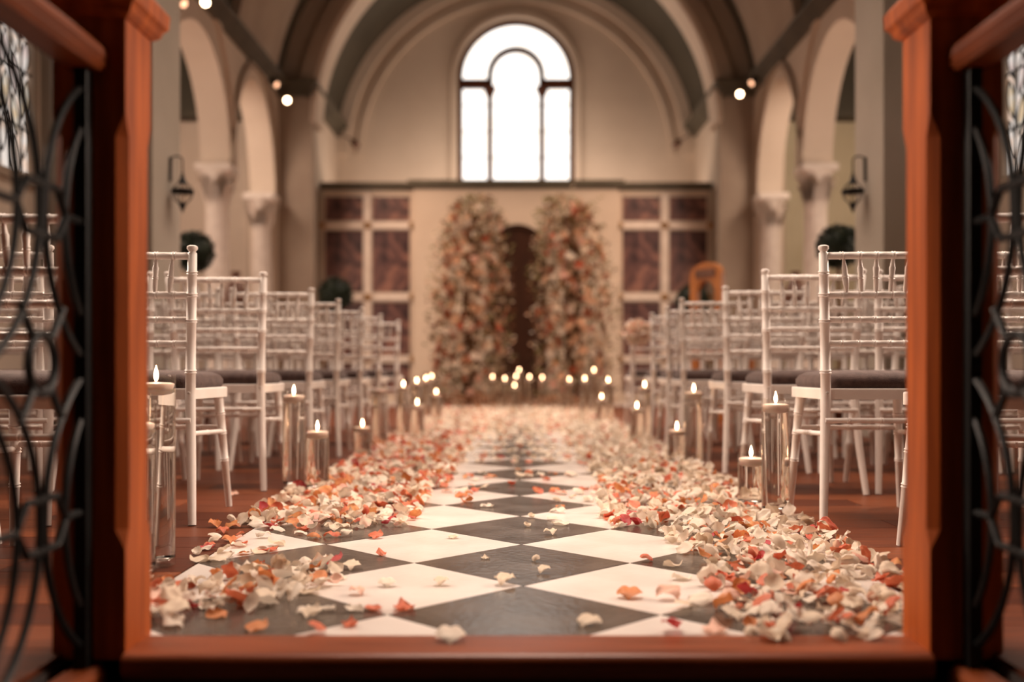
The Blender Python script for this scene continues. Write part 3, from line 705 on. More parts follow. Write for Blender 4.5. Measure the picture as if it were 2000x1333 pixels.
# ================================================================== VASES AND CANDLES
VM = {}
def build_vase(x, y, h, label, lit=True, clabel=''):
    t = thing('glass_vase', label, 'vase', (x, y, .002), group='cylinder vases along the aisle')
    k = round(h, 2)
    if k not in VM:
        R, r = .050, .0482
        g = lathe(bmesh.new(), [(R * .96, 0), (R, .004), (R, h - .002), (R - .0008, h), (r, h - .002), (r, .018), (r * .85, .013)], 32)
        wt = lathe(bmesh.new(), [(r * .84, .0135), (r - .0003, .0185), (r - .0003, h - .036)], 32)
        a = obj('glass', g, M['glass'], t, True); b_ = obj('water', wt, M['water'], t, True)
        VM[k] = (a.data, b_.data)
    else:
        for n_, me in zip(('glass', 'water'), VM[k]):
            o = bpy.data.objects.new(n_, me); C.objects.link(o); o.parent = t
    ct = thing('floating_candle', clabel, 'candle', (x, y, h - .053 + .002), group='floating candles')
    if 'c' not in VM:
        wx = lathe(bmesh.new(), [(.012, 0), (.028, .003), (.038, .010), (.0450, .021), (.0462, .028), (.0452, .031), (.036, .0335), (.012, .0345), (.003, .0348)], 24)
        wk = lathe(bmesh.new(), [(.0011, .034), (.0009, .043)], 6)
        fm = lathe(bmesh.new(), [(.0012, .037), (.0048, .043), (.0064, .051), (.0055, .060), (.0028, .070), (.0004, .079)], 10)
        VM['c'] = [obj('wax', wx, M['wax'], ct, True).data, obj('wick', wk, M['lead'], ct).data, None]
        fo = obj('flame', fm, M['flame'], ct, True); VM['c'][2] = fo.data
    else:
        for n_, me in zip(('wax', 'wick', 'flame'), VM['c']):
            if n_ == 'flame' and not lit: continue
            o = bpy.data.objects.new(n_, me); C.objects.link(o); o.parent = ct
V = [
 (305, 2.70, .50, 'tall glass cylinder vase of water beside the left gate post, farther of two'),
 (265, 2.595, .40, 'glass cylinder vase half hidden by the left gate post, nearer and shorter'),
 (574, 4.48, .42, 'tall glass cylinder vase by the second visible left aisle chair'),
 (620, 4.36, .27, 'short glass cylinder vase right of the tall one on the left petals'),
 (708, 5.9, .20, 'low glass cylinder vase on the left petals, third cluster from the gates'),
 (742, 6.7, .40, 'tall vase on the left holding the only unlit candle'),
 (788, 7.7, .40, 'tall vase standing by the sixth left aisle chair'),
 (815, 7.5, .27, 'short vase on the left edge in front of the far flames'),
 (814, 9.1, .41, 'tall vase past the last left aisle chair'),
 (832, 10.4, .42, 'tall blurred vase left of the flower columns, inner one'),
 (843, 11.6, .43, 'tall blurred vase nearest the left flower column'),
 (852, 10.0, .29, 'short blurred vase below the flames nearest the left flower column'),
 (1515, 3.67, .41, 'tall glass vase beside the near right aisle chair'),
 (1467, 3.87, .20, 'low glass vase touching the tall one by the near right chair'),
 (1355, 5.5, .41, 'tall glass vase by the fourth right aisle chair'),
 (1322, 5.62, .20, 'low glass vase left of the tall one in the right middle'),
 (1259, 7.5, .40, 'tall vase before the farthest right chairs'),
 (1244, 7.1, .26, 'short vase before the farthest right chairs'),
 (1188, 9.6, .41, 'tall vase beyond the right block on the aisle edge'),
 (1175, 9.45, .26, 'short blurred vase beyond the right block'),
 (1160, 12.0, .50, 'tallest blurred vase at the foot of the right flower column'),
 (1142, 11.0, .41, 'blurred vase right of the foot of the right flower column'),
 (1112, 12.1, .39, 'blurred vase before the right flower column'),
 (962, 13.1, .41, 'leftmost blurred vase between the two flower columns'),
 (986, 13.0, .39, 'second blurred vase from the left between the flower columns'),
 (1008, 13.15, .42, 'blurred vase in the middle before the brown door'),
 (1014, 13.5, .50, 'tallest vase in the middle before the brown door'),
 (1005, 12.7, .31, 'lowest vase in the middle before the brown door'),
 (1034, 13.1, .41, 'second blurred vase from the right between the flower columns'),
 (1059, 13.2, .40, 'rightmost blurred vase between the two flower columns'),
]
for px, Y, h, lab in V:
    p = PX(px, 720, Y)
    cl = lab.replace('glass cylinder vase', 'vase').replace(' of water', '').replace('glass vase', 'vase').replace(' on the left petals, third cluster from the gates', ' third along the left').replace('half hidden by the left gate post, nearer and shorter', 'half hidden by the left gate post').replace('holding the only unlit candle', 'between the fourth and sixth aisle chairs')
    unlit = 'unlit' in lab
    build_vase(p.x, Y, h, lab, not unlit, ('unlit candle in the ' if unlit else 'lit candle in the ') + cl)

# ================================================================== FLOWER COLUMNS
def leafquad(bm, c, d, n, L, Wd, mi=0):
    d = d.normalized(); u = d.cross(n)
    if u.length < .01: u = Vector((1, 0, 0))
    u.normalize(); nn = u.cross(d)
    a = bm.verts.new(c); b1 = bm.verts.new(c + d * L * .5 + u * Wd / 2 + nn * L * .06); b2 = bm.verts.new(c + d * L * .5 - u * Wd / 2 + nn * L * .06); t_ = bm.verts.new(c + d * L - nn * L * .1)
    m_ = bm.verts.new(c + d * L * .5 - nn * L * .02)
    for f in ((a, b1, m_), (a, m_, b2), (b1, t_, m_), (m_, t_, b2)):
        ff = bm.faces.new(f); ff.material_index = mi; ff.smooth = True
def rvec():
    while True:
        v = Vector((random.uniform(-1, 1), random.uniform(-1, 1), random.uniform(-1, 1)))
        if .1 < v.length < 1: return v.normalized()
def blossom_mesh(r, layers=3):
    bm = bmesh.new()
    for l in range(layers):
        n = 5; rr = r * (1 - l * .27); zz = r * .22 * l; a0 = l * .6
        for k in range(n):
            a = a0 + 2 * PI * k / n; w_ = .62
            p0 = Vector((0, 0, zz * .5)); pr_ = Vector((math.cos(a), math.sin(a), 0)); q = Vector((-math.sin(a), math.cos(a), 0))
            up = Vector((0, 0, 1)); cup = .25 + .28 * l
            a1 = bm.verts.new(p0); b1 = bm.verts.new(p0 + pr_ * rr * .55 + q * rr * w_ * .6 + up * rr * cup * .5); b2 = bm.verts.new(p0 + pr_ * rr * .55 - q * rr * w_ * .6 + up * rr * cup * .5)
            c1 = bm.verts.new(p0 + pr_ * rr + q * rr * .3 + up * rr * cup); c2 = bm.verts.new(p0 + pr_ * rr - q * rr * .3 + up * rr * cup)
            bm.faces.new((a1, b2, b1)); bm.faces.new((b1, b2, c2, c1))
    return bm
BLM = [PET[0][1], PET[1][1], M['blossom_peach'], M['blossom_rust'], PET[4][1], PET[2][1]]
BW = [.22, .10, .27, .29, .07, .05]
bmeshes = []
for mi, mt in enumerate(BLM):
    bmx = blossom_mesh(1.0); me = bpy.data.meshes.new('blossom')
    for f in bmx.faces: f.smooth = False
    bmx.to_mesh(me); bmx.free(); me.materials.append(mt); bmeshes.append(me)
def env(s, z):
    """centre x and half width of a flower column at height z (m)"""
    zs = [0, .4, .9, 1.5, 2.0, 2.4, 2.7, 2.85]
    cs = [.64, .64, .64, .63, .62, .60, .57, .54] if s < 0 else [.80, .80, .80, .78, .76, .72, .68, .62]
    ws = [.42, .47, .49, .48, .45, .39, .32, .14]
    for i in range(len(zs) - 1):
        if z <= zs[i + 1]:
            t = (z - zs[i]) / (zs[i + 1] - zs[i]); return s * (cs[i] + (cs[i + 1] - cs[i]) * t), ws[i] + (ws[i + 1] - ws[i]) * t
    return s * .55, .1
for s, nm in ((-1, 'left'), (1, 'right')):
    FY = 14.0
    t = thing('flower_column', 'tall %s column of cream, peach and rust roses framing the altar door' % nm, 'flower arrangement', (0, FY, 0), group='flower columns at the altar')
    bm = bmesh.new()
    cc = .63 if s < 0 else .78
    pts = [(s * cc, 0, 0), (s * cc, 0, 1.0), (s * (cc - .02), 0, 2.0), (s * (cc - .07), 0, 2.6)]
    tube(bm, pts, .12, 10); box(bm, s * cc - .2, s * cc + .2, -.2, .2, 0, .04)
    obj('frame', bm, M['brown_leaf'], t)
    lf = bmesh.new()
    for k in range(4200):
        z = random.uniform(.02, 2.86) ; c, w_ = env(s, z)
        a = random.uniform(0, 2 * PI); rr = w_ * (random.uniform(.35, 1.0) if random.random() < .85 else random.uniform(1.0, 1.25))
        p = Vector((c + rr * math.cos(a), rr * .75 * math.sin(a), z))
        d = Vector((math.cos(a), math.sin(a) * .8, random.uniform(-.2, .9))) + rvec() * .7
        leafquad(lf, p, d, rvec(), random.uniform(.05, .11), random.uniform(.02, .045), random.choice((0, 0, 0, 1, 1, 1, 2, 3)))
    for k in range(22):  # airy sprays
        z = random.uniform(1.6, 2.75); c, w_ = env(s, z); a = random.uniform(0, 2 * PI); p = Vector((c + w_ * .8 * math.cos(a), w_ * .6 * math.sin(a), z))
        d = Vector((math.cos(a) * .8, math.sin(a) * .6, random.uniform(.3, 1.2))).normalized(); Ln = random.uniform(.15, .32)
        for q in range(12):
            leafquad(lf, p + d * Ln * q / 11, d + rvec() * .9, rvec(), .05, .025, random.choice((0, 2)))
    tag(obj('foliage', lf, [M['olive_leaf'], M['brown_leaf'], PET[0][1], M['blossom_peach']], t), kind='stuff')
    n = 0
    while n < 285:
        z = random.uniform(.04, 2.72); c, w_ = env(s, z); a = random.uniform(PI * .95, PI * 2.05)
        rr = w_ * random.uniform(.72, 1.04)
        p = Vector((c + rr * math.cos(a), rr * .8 * math.sin(a), z))
        mi = random.choices(range(6), BW)[0]
        if z > 2.3 and random.random() < .5: continue
        o = bpy.data.objects.new('blossom', bmeshes[mi]); C.objects.link(o); o.parent = t; o.location = p
        d = Vector((math.cos(a), math.sin(a) * 1.1, random.uniform(-.3, .5))) + rvec() * .4
        o.rotation_euler = d.to_track_quat('Z', 'Y').to_euler(); r_ = random.uniform(.04, .075); o.scale = (r_, r_, r_)
        n += 1

# ================================================================== TOPIARY, LANTERNS, LAMPS, URNS, CHAIR
def topiary(x, y, zc, r, label):
    t = thing('topiary_tree', label, 'potted plant', (x, y, 0), group='clipped topiary balls')
    bm = lathe(bmesh.new(), [(.12, 0), (.15, .02), (.19, .3), (.205, .31), (.205, .35), (.18, .35), (.17, .32)], 20); obj('pot', bm, M['terracotta'], t, True)
    obj('trunk', tube(bmesh.new(), [(0, 0, .28), (.01, 0, .7), (0, .01, zc)], .018, 8), M['brown_leaf'], t, True)
    bm = bmesh.new()
    bmesh.ops.create_icosphere(bm, subdivisions=2, radius=r * .8, matrix=Matrix.Translation((0, 0, zc)))
    for k in range(1500):
        d = rvec(); leafquad(bm, Vector((0, 0, zc)) + d * r * random.uniform(.74, .95), d + rvec() * .7, rvec(), r * .2, r * .1)
    tag(obj('crown', bm, M['leaf'], t), kind='stuff')
topiary(PX(378, 0, 9.5).x, 9.5, PX(0, 492, 9.5).z, .19, 'dark clipped ball topiary showing past the left near pier')
topiary(PX(1638, 0, 9.5).x, 9.5, PX(0, 482, 9.5).z, .20, 'dark clipped ball topiary showing past the right near pier')
topiary(PX(655, 0, 13.2).x, 13.2, PX(0, 575, 13.2).z, .22, 'dark clipped ball topiary before the left marble panels')
topiary(PX(1352, 0, 13.2).x, 13.2, PX(0, 588, 13.2).z, .21, 'dark clipped ball topiary behind the golden oak chair')

def lantern(s):
    t = thing('wall_lantern', 'small black iron lantern hanging from the %s pier' % ('left' if s < 0 else 'right'), 'lantern', (s * PXI, 7.76, 0))
    bm = tube(bmesh.new(), [(-s * .005, 0, 1.94), (-s * .008, 0, 2.12)], .014, 8); obj('wall_bar', bm, M['iron'], t)
    pts = [(-s * .01, 0, 2.10)] + [(-s * (.055 - .045 * math.cos(PI * i / 8)), 0, 2.10 + .03 * math.sin(PI * i / 8)) for i in range(9)] + [(-s * .10, 0, 2.0)]
    obj('hook', tube(bmesh.new(), pts, .006, 6), M['iron'], t, True)
    T = Matrix.Translation((-s * .10, 0, 0))
    obj('canopy', lathe(bmesh.new(), [(.006, 2.01), (.012, 1.985), (.018, 1.96), (.036, 1.925), (.03, 1.92)][::-1], 12, T), M['iron'], t, True)
    obj('band', lathe(bmesh.new(), [(.075, 1.845), (.084, 1.85), (.084, 1.872), (.07, 1.878)], 16, T), M['iron'], t, True)
    obj('finial', lathe(bmesh.new(), [(.004, 1.70), (.016, 1.735), (.03, 1.765), (.022, 1.775)], 12, T), M['iron'], t, True)
    for k in range(6):
        a = 2 * PI * k / 6; ca, sa = math.cos(a), math.sin(a)
        obj('cage_bar', tube(bmesh.new(), [(-s * .10 + ca * r, sa * r, z) for r, z in ((.03, 1.925), (.062, 1.90), (.080, 1.865), (.074, 1.82), (.05, 1.79), (.02, 1.765))], .004, 5), M['iron'], t)
    obj('glass_bowl', lathe(bmesh.new(), [(.022, 1.778), (.048, 1.80), (.068, 1.845)], 16, T), M['glass'], t, True)
for s in (-1, 1): lantern(s)

def spotlamp(px, py, Y, lab, dim=False):
    p = PX(px, py, Y); s = 1 if p.x > 0 else -1
    t = thing('track_spotlight', lab, 'spotlight', p)
    d = Vector((-s * .25, -1, -.35)) if not dim else Vector((-s * 1, -.5, -.8))
    m4 = d.to_track_quat('Z', 'Y').to_matrix().to_4x4()
    obj('housing', lathe(bmesh.new(), [(.02, -.14), (.038, -.13), (.042, -.02), (.048, 0), (.04, -.004)], 16, m4), M['iron'], t, True)
    obj('bulb', lathe(bmesh.new(), [(.039, -.006), (.036, 0), (.02, .006)], 16, m4), M['lamp_dim'] if dim else M['lamp'], t, True)
    top = Vector((0, 0, 4.45 - p.z)); obj('bracket', tube(bmesh.new(), [tuple(Vector(m4 @ Vector((0, 0, -.07)))), (s * .04, .07, top.z * .5), (s * .06, .06, top.z)], .008, 6), M['iron'], t)
spotlamp(401, 5, 10.4, 'lit spotlight under the left cornice, nearest at the top edge')
spotlamp(561, 196, 14.2, 'lit spotlight under the left cornice end, the bright round one')
spotlamp(541, 166, 13.6, 'angled spotlight under the left cornice, just before the bright one', True)
spotlamp(360, 8, 9.6, 'dim angled spotlight at the top left beside the pier', True)
spotlamp(1445, 184, 14.2, 'lit spotlight under the right cornice end, the bright round one')
spotlamp(1467, 163, 13.6, 'angled spotlight under the right cornice, just before the bright one', True)
for s, nm in ((-1, 'left'), (1, 'right')):
    p = PX(697 if s < 0 else 1319, 285, 17.1)
    t = thing('chancel_spotlight', 'small unlit spotlight below the %s end of the chancel cornice' % nm, 'spotlight', p)
    m4 = Vector((-s * .6, -.6, -.7)).to_track_quat('Z', 'Y').to_matrix().to_4x4()
    obj('housing', lathe(bmesh.new(), [(.03, -.16), (.055, -.14), (.06, 0), (.05, -.004)], 14, m4), M['terracotta'], t, True)
    obj('bracket', tube(bmesh.new(), [(0, 0, 0), (s * .10, .08, .12), (s * 3.0 - p.x, .1, 4.49 - p.z)], .012, 6), M['terracotta'], t)
for s, px, nm in ((-1, 460, 'left'), (1, 1554, 'right')):
    p = PX(px, 0, 11.0); t = thing('tall_urn', 'slim dark brown urn on a pedestal before the %s arcade column' % nm, 'urn', (p.x, 11.0, 0))
    obj('pedestal', lathe(bmesh.new(), [(.16, 0), (.16, .06), (.10, .1), (.09, .9), (.13, .95), (.13, 1.0)], 16), M['stone'], t, True)
    obj('urn_body', lathe(bmesh.new(), [(.06, 1.0), (.05, 1.06), (.12, 1.2), (.13, 1.32), (.07, 1.46), (.04, 1.5), (.055, 1.56)], 18), M['terracotta'], t, True)
# golden oak high-backed chair, turned three-quarter
t = thing('oak_armchair', 'golden oak high-backed chair with an arched opening beyond the right seats', 'chair', (1.84, 10.0, 0), -.95)
def arch_back():
    bm = bmesh.new(); n = 12
    # outer outline and inner arched opening, extruded
    out = [(-.21, .45)] + [(-.21, 1.42)] + [(  .21 * -math.cos(PI * i / n), 1.42 + .14 * math.sin(PI * i / n)) for i in range(1, n)] + [(.21, 1.42), (.21, .45)]
    inn = [(-.12, .45), (-.12, 1.26)] + [(.12 * -math.cos(PI * i / n), 1.26 + .12 * math.sin(PI * i / n)) for i in range(1, n)] + [(.12, 1.26), (.12, .45)]
    rg = []
    for o_, i_ in zip(out, inn): rg.append([bm.verts.new((o_[0], 0, o_[1])), bm.verts.new((i_[0], 0, i_[1])), bm.verts.new((i_[0], .05, i_[1])), bm.verts.new((o_[0], .05, o_[1]))])
    for a, b_ in zip(rg, rg[1:]):
        for k in range(4): bm.faces.new((a[k], a[(k + 1) % 4], b_[(k + 1) % 4], b_[k]))
    bm.faces.new(rg[0]); bm.faces.new(rg[-1][::-1]); return bm
obj('backrest', arch_back(), M['orange_wood'], t)
obj('carved_panel', boxbm(-.13, .13, -.012, .0, 1.41, 1.49, bev=.004), M['terracotta'], t)
obj('seat', boxbm(-.23, .23, .0, .44, .42, .47, bev=.01), M['orange_wood'], t)
for a in (-.20, .20):
    for b_ in (.03, .44): obj('leg', boxbm(a - .03, a + .03, b_ - .03, b_ + .03, 0, .43, bev=.005), M['orange_wood'], t)
    obj('armrest', boxbm(a - .03, a + .03, .03, .48, .68, .72, bev=.008), M['orange_wood'], t)
    obj('arm_post', boxbm(a - .02, a + .02, .42, .46, .46, .69), M['orange_wood'], t)
# white flower posy tied to the farthest right aisle chair
bm = bmesh.new()
for k in range(420):
    d = rvec(); leafquad(bm, d * .09 * random.uniform(.3, 1) + Vector((0, 0, 0)), d + rvec() * .5, rvec(), .05, .035, random.choice((0, 0, 1)))
tag(obj('flower_posy', bm, [PET[1][1], PET[4][1]], loc=(RXA[7] + .04, RY[7] - .15, .82)), 'soft white and pink flower posy tied to the farthest right aisle chair', 'flowers')
# low flowers at the foot of the altar candles
for k, (px, Y) in enumerate(((905, 13.4), (940, 13.5), (1075, 13.5), (1120, 13.3), (1010, 13.9))):
    bm = bmesh.new()
    for q in range(260):
        d = rvec(); d.z = abs(d.z); leafquad(bm, Vector((d.x * .26, d.y * .16, d.z * .14)) * random.uniform(.5, 1), d + rvec() * .6, rvec(), .06, .04, random.choice((0, 1, 1, 2, 3)))
    tag(obj('floor_posy', bm, [PET[0][1], M['brown_leaf'], M['blossom_peach'], M['blossom_rust']], loc=(PX(px, 0, Y).x, Y, .01)),
        ['low rust and cream flower mound at the left flower column foot', 'second low flower mound, just left of the altar candles', 'low flower mound just right of the altar candles', 'low flower mound at the right flower column foot', 'low flower mound behind the middle altar candles'][k], 'flowers', 'flower mounds on the altar floor')

# ================================================================== PETALS
def petal_shape(kind, n=6):
    rnd = random.Random(kind * 13 + 5)
    curl = (.9, .35, 1.5, .5, 2.0, 1.0, .3, 1.0)[kind]; ruff = (.5, .7, .4, 1.1, .6, .35, .6, .9)[kind]
    fold = (.1, .3, 0, .5, .3, 0, .25, .9)[kind]; asp = (1.0, .9, 1.1, .95, .8, 1.0, 1.1, .8)[kind]
    rim = (.10, .16, .02, .12, -.05, .14, .1, .05)[kind]
    vs, fs = [], []
    ph = [rnd.uniform(0, 6.28) for _ in range(6)]
    for i in range(n + 1):
        v = i / n
        wd = math.sin(PI * (v * .82 + .09)) ** .62 * .50 * asp * (.86 + .14 * v)
        for j in range(n + 1):
            u = j / n * 2 - 1
            x = u * wd * (1 - .12 * abs(u) * curl * .4); y = (v - .5) * (1 - .06 * curl) - .22 * u * u * (v - .45) + .03 * ruff * math.sin(u * 6 + ph[4])
            e = max(abs(u), abs(v * 2 - 1))
            z = curl * (.5 * x * x + .42 * (v - .4) ** 2) + fold * abs(x) * .55
            z += ruff * .055 * math.sin(v * 9 + ph[0] + u * 2.5) * (abs(u) ** 1.5) + ruff * .05 * math.sin(u * 6.5 + ph[1]) * v * v + ruff * .022 * math.sin(u * 4 + v * 7 + ph[2]) + rnd.uniform(-.018, .018) * ruff
            if e > .99: z -= rim * (1.0 + .8 * math.sin(u * 3 + v * 4 + ph[3]))
            vs.append(Vector((x, y, z)))
    for i in range(n):
        for j in range(n): a = i * (n + 1) + j; fs.append((a, a + 1, a + n + 2, a + n + 1))
    mz = min(v.z for v in vs); vs = [Vector((v.x, v.y, v.z - mz)) for v in vs]
    return vs, fs
SH = [petal_shape(k) for k in range(8)]
SHN = ['cupped', 'broad', 'bowl-shaped', 'ruffled', 'curled', 'rounded', 'flat', 'folded']
def zone(x, y):
    """petals per square metre and share of coral ones"""
    if y < 1.9 or (y > 13.4 and abs(x) < 1.3 and abs(x) > .15): return 0, 0
    if y < 1.99: return (70 if .3 < x < .72 else 3), .2
    if abs(x) > .97: return (6 if y < 6 and abs(x) < 1.15 else 0), .4
    if x < 0:
        if y < 2.75:
            d = ((x + .70 - (y - 2.3) * .42) / .19) ** 2 + ((y - 2.36) / .34) ** 2
            if d < 1: return 560, .28
            return (28 if x < -.3 else 5), .4
        if y < 3.35: return (130 if x < -.42 - (3.35 - y) * .45 and x > -.95 else (14 if x < -.3 else 3)), .42
        e = -.36 if y < 4.4 else -.33
        if x < e: return (560 if y < 5 else 520), (.40 if y < 4.6 else .42 if y < 8 else .25)
    else:
        if y < 2.45: return (470 if .42 < x < .9 else (40 if x > .3 else 4)), .33
        if y < 3.3: return (520 if .50 - (y - 2.45) * .1 < x < .97 else (22 if x > .25 else 3)), .26
        if y < 4.2: return (500 if x > .28 else (30 if x > .1 else 8)), (.14 if y < 3.7 else .3)
        if x > .38: return 540, (.14 if y > 4.5 else .4)
    # middle of the runner
    if y < 3.5: return 3, .2
    if y < 3.95: return 10, .1
    if y < 4.35: return 75, .85
    if y < 4.8: return 26, .5
    if y < 6: return 45, .3
    if y < 8: return 110, .2
    return 230, .15
pets = []   # (x, y, kind, size, rotation matrix, colour index)
def add_pet(x, y, ci, kind=None, size=None, rot=None, lab=None):
    kind = random.randrange(8) if kind is None else kind
    size = size or random.uniform(.040, .062)
    if rot is None: rot = Matrix.Rotation(random.uniform(0, 2 * PI), 3, 'Z')
    pets.append([x, y, kind, size, rot, ci, lab])
yy = 1.9
cell = .04
while yy < 14.0:
    xx = -1.16
    while xx < 1.16:
        d, cs = zone(xx + cell / 2, yy + cell / 2)
        n = d * cell * cell; k = int(n) + (1 if random.random() < n - int(n) else 0)
        for _ in range(k):
            x, y = xx + random.random() * cell, yy + random.random() * cell
            if random.random() < cs: ci = random.choices((2, 3, 4, 5), (.42, .3, .2, .08))[0]
            else: ci = random.choice((0, 1, 1))
            tilt = .75 if d > 200 else .3
            rot = Matrix.Rotation(random.uniform(0, 2 * PI), 3, 'Z') @ Matrix.Rotation(random.gauss(0, tilt * .6) + (PI if random.random() < .45 else 0), 3, 'X') @ Matrix.Rotation(random.gauss(0, tilt * .5), 3, 'Y')
            add_pet(x, y, ci, rot=rot, size=random.uniform(.040, .064) * (1 if y < 6 else .95))
        xx += cell
    yy += cell
def fp(px, py): Y = 1040 / (py - 720); return CX + (px - 1005) / F * Y, Y
for px, py, ci, kd, sz, lab in (
    (1230, 1168, 3, 6, .060, 'orange rounded petal lying alone on the white tile right of centre'),
    (790, 1192, 2, 3, .058, 'coral petal at the left corner of the nearest central black tile'),
    (683, 1224, 2, 1, .04, 'small coral petal alone on the front white tile near the sill'),
    (500, 1232, 3, 0, .056, 'peach-orange curled petal on the front left black tile by the sill'),
    (342, 1216, 0, 1, .078, 'large cream petal lowest in the left near drift'),
    (608, 1210, 0, 5, .05, 'cream petal lying loose left of the front white tile'),
    (986, 1143, 0, 3, .062, 'cream ruffled petal on the joint of the two nearest central black tiles'),
    (880, 1254, 1, 6, .060, 'white petal resting on the wooden sill, left of centre'),
    (1150, 1222, 0, 6, .055, 'cream petal at the right edge of the nearest central black tile'),
    (948, 1093, 0, 3, .030, 'tiny cream petal left on the second central black tile'),
    (1046, 1097, 0, 4, .034, 'tiny cream petal in the middle of the second central black tile'),
    (1062, 1120, 0, 3, .042, 'cream crinkled petal at the lower part of the second central black tile'),
    (1038, 1012, 0, 4, .038, 'cream petal at the far corner of the third central black tile'),
    (1075, 1045, 0, 3, .05, 'cream crinkled petal at the right of the third central black tile'),
    (1030, 1030, 0, 4, .036, 'small cream petal at the left of the third central black tile'),
    (733, 1052, 2, 0, .055, 'coral cupped petal alone on the white tile left of the aisle centre'),
    (745, 1086, 2, 7, .042, 'coral folded petal on the left corner of a white tile'),
    (862, 1144, 0, 3, .045, 'cream petal lying flat on the white tile left of centre'),
    (756, 1146, 1, 6, .045, 'pale petal almost matching the white tile left of centre'),
    (1365, 1067, 0, 1, .045, 'cream petal on the black tile beside the right drift'),
    (1505, 1252, 0, 1, .06, 'cream petal on the wooden sill, rightmost pair, larger'),
    (1640, 1253, 0, 4, .05, 'cream curled petal on the wooden sill by the right post'),
    (1395, 1236, 4, 3, .06, 'pink and cream ruffled petal at the front of the right drift'),
    (1650, 1167, 5, 0, .032, 'small dark red petal on the black tile near the right post'),
    (1660, 1197, 0, 3, .05, 'cream crinkled petal on the black tile near the right post'),
    (1650, 1065, 1, 7, .045, 'white folded petal on the wooden floor right of the runner'),
    (1618, 1028, 0, 3, .045, 'cream petal at the foot of the near right chair'),
    (385, 1084, 1, 4, .045, 'white petal on the wooden floor left of the runner'),
    (410, 1068, 2, 6, .035, 'coral petal on the wooden floor beside the white tile edge'),
    (420, 1030, 3, 7, .062, 'orange folded petal at the foot of the near left chair'),
    (435, 1042, 2, 1, .05, 'coral petal just in front of the near left chair foot'),
    (455, 968, 4, 0, .05, 'pink petal between the legs of the near left chairs')):
    x, y = fp(px, py); add_pet(x, y, ci, kd, sz, Matrix.Rotation(random.uniform(-.6, .6), 3, 'Z') @ Matrix.Rotation(random.uniform(.0, .25) + (PI if kd in (0, 2, 5) or random.random() < .4 else 0), 3, 'X'), lab)
# keep clear of vases and posts
vpos = [(PX(px, 0, Y).x, Y) for px, Y, h, l in V]
pets = [p for p in pets if all((p[0] - a) ** 2 + (p[1] - b_) ** 2 > .072 ** 2 for a, b_ in vpos) and not (p[1] < 2.03 and abs(p[0]) > .70)]
hg = {}
def settle(p):
    x, y, kd, sz, rot, ci, lab = p
    vs = [rot @ (v * sz) for v in SH[kd][0]]; mz = min(v.z for v in vs)
    ks = {(int((x + v.x) // .02), int((y + v.y) // .02)) for v in vs}
    base = sorted(hg.get(k, .0015) for k in ks)[int(len(ks) * .55)]
    base = min(base, .038)
    z = base - mz
    for v in vs:
        k = (int((x + v.x) // .02), int((y + v.y) // .02)); hg[k] = max(hg.get(k, 0), min(base + .0055, z + v.z))
    return z
for p in pets: p.append(settle(p))
# named ones first, then nearest
own = [p for p in pets if p[6]]
rest = sorted([p for p in pets if not p[6]], key=lambda p: p[1] + abs(p[0]) * .15)
lim = 298 - len(own)
single, bulk = own + rest[:lim], rest[lim:]
def tile_name(x, y):
    if y < SILL_Y: return 'on the wooden sill %s of its centre' % ('left' if x < 0 else 'right')
    if abs(x) > .87: return 'on the floorboards beside the %s drift' % ('left' if x < 0 else 'right')
    best = None
    for i in range(-3, 4):
        for j in range(-4, 8):
            if (i + j) % 2 == 0: continue
            cx, cy = i * D / 2, Y0 + j * D / 2; d = abs(x - cx) + abs(y - cy)
            if best is None or d < best[0]: best = (d, i, cy)
    _, i, cy = best; n = int((cy - 1.9) / D)
    side = 'left' if i < 0 else 'right'
    col = {0: 'central black', 1: 'inner %s white' % side, 2: '%s black' % side, 3: '%s edge white' % side}[abs(i)]
    return 'on the %s %s tile from the sill' % (ORD[max(0, n)], col)
pm = {}
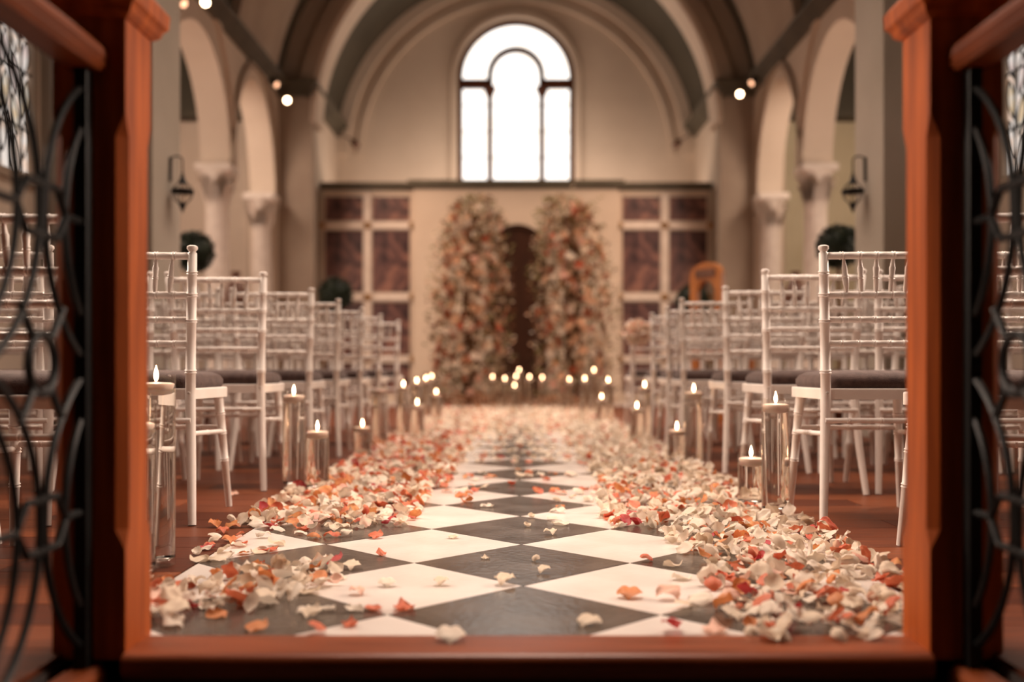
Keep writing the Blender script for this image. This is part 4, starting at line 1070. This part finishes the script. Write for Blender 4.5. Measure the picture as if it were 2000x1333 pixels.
for x, y, kd, sz, rot, ci, lab, z in single:
    key = (kd, ci)
    if key not in pm:
        me = bpy.data.meshes.new('rose_petal'); me.from_pydata([tuple(v) for v in SH[kd][0]], [], SH[kd][1]); me.materials.append(PET[ci][1])
        for f in me.polygons: f.use_smooth = True
        pm[key] = me
    o = bpy.data.objects.new('rose_petal', pm[key]); C.objects.link(o)
    o.location = (x, y, z); o.rotation_euler = rot.to_euler(); o.scale = (sz, sz, sz)
    piled = z > .008
    if not lab:
        lab = '%s %s %s petal%s %s' % ('large' if sz > .050 else 'medium' if sz > .043 else 'small', SHN[kd], PET[ci][0], ' heaped' if z > .022 else ' buried' if piled else ' lying low', tile_name(x, y))
    tag(o, lab, 'petal', 'loose rose petals nearest the gates')
vs_all, fs_all, mi_all = [], [], []
for x, y, kd, sz, rot, ci, lab, z in bulk:
    b0 = len(vs_all); o_ = Vector((x, y, z))
    vs_all += [tuple(rot @ (v * sz) + o_) for v in SH[kd][0]]
    fs_all += [tuple(b0 + i for i in f) for f in SH[kd][1]]; mi_all += [ci] * len(SH[kd][1])
me = bpy.data.meshes.new('petal_carpet'); me.from_pydata(vs_all, [], fs_all)
for _, mt in PET: me.materials.append(mt)
me.polygons.foreach_set('material_index', mi_all); me.polygons.foreach_set('use_smooth', [True] * len(fs_all)); me.update()
o = bpy.data.objects.new('petal_carpet', me); C.objects.link(o)
tag(o, 'drifts of cream, coral and orange rose petals running up both sides of the aisle', 'petals', kind='stuff')
seen = {}
for o in bpy.data.objects:
    if o.get('category') == 'petal': seen.setdefault(o['label'], []).append(o)
for lb, os_ in seen.items():
    if len(os_) in (2, 3):
        os_.sort(key=lambda q: q.location.y)
        for o, wd in zip(os_, ('nearest', 'middle', 'farthest') if len(os_) == 3 else ('nearer', 'farther')): o['label'] = wd + ' ' + (lb if len(lb.split()) < 16 else lb.split(' ', 1)[1])
for o in bpy.data.objects:
    if 'label' in o and len(o['label'].split()) > 16: print('LONG', o['label'])
print('petals', len(single), len(bulk), 'objects', len(bpy.data.objects))
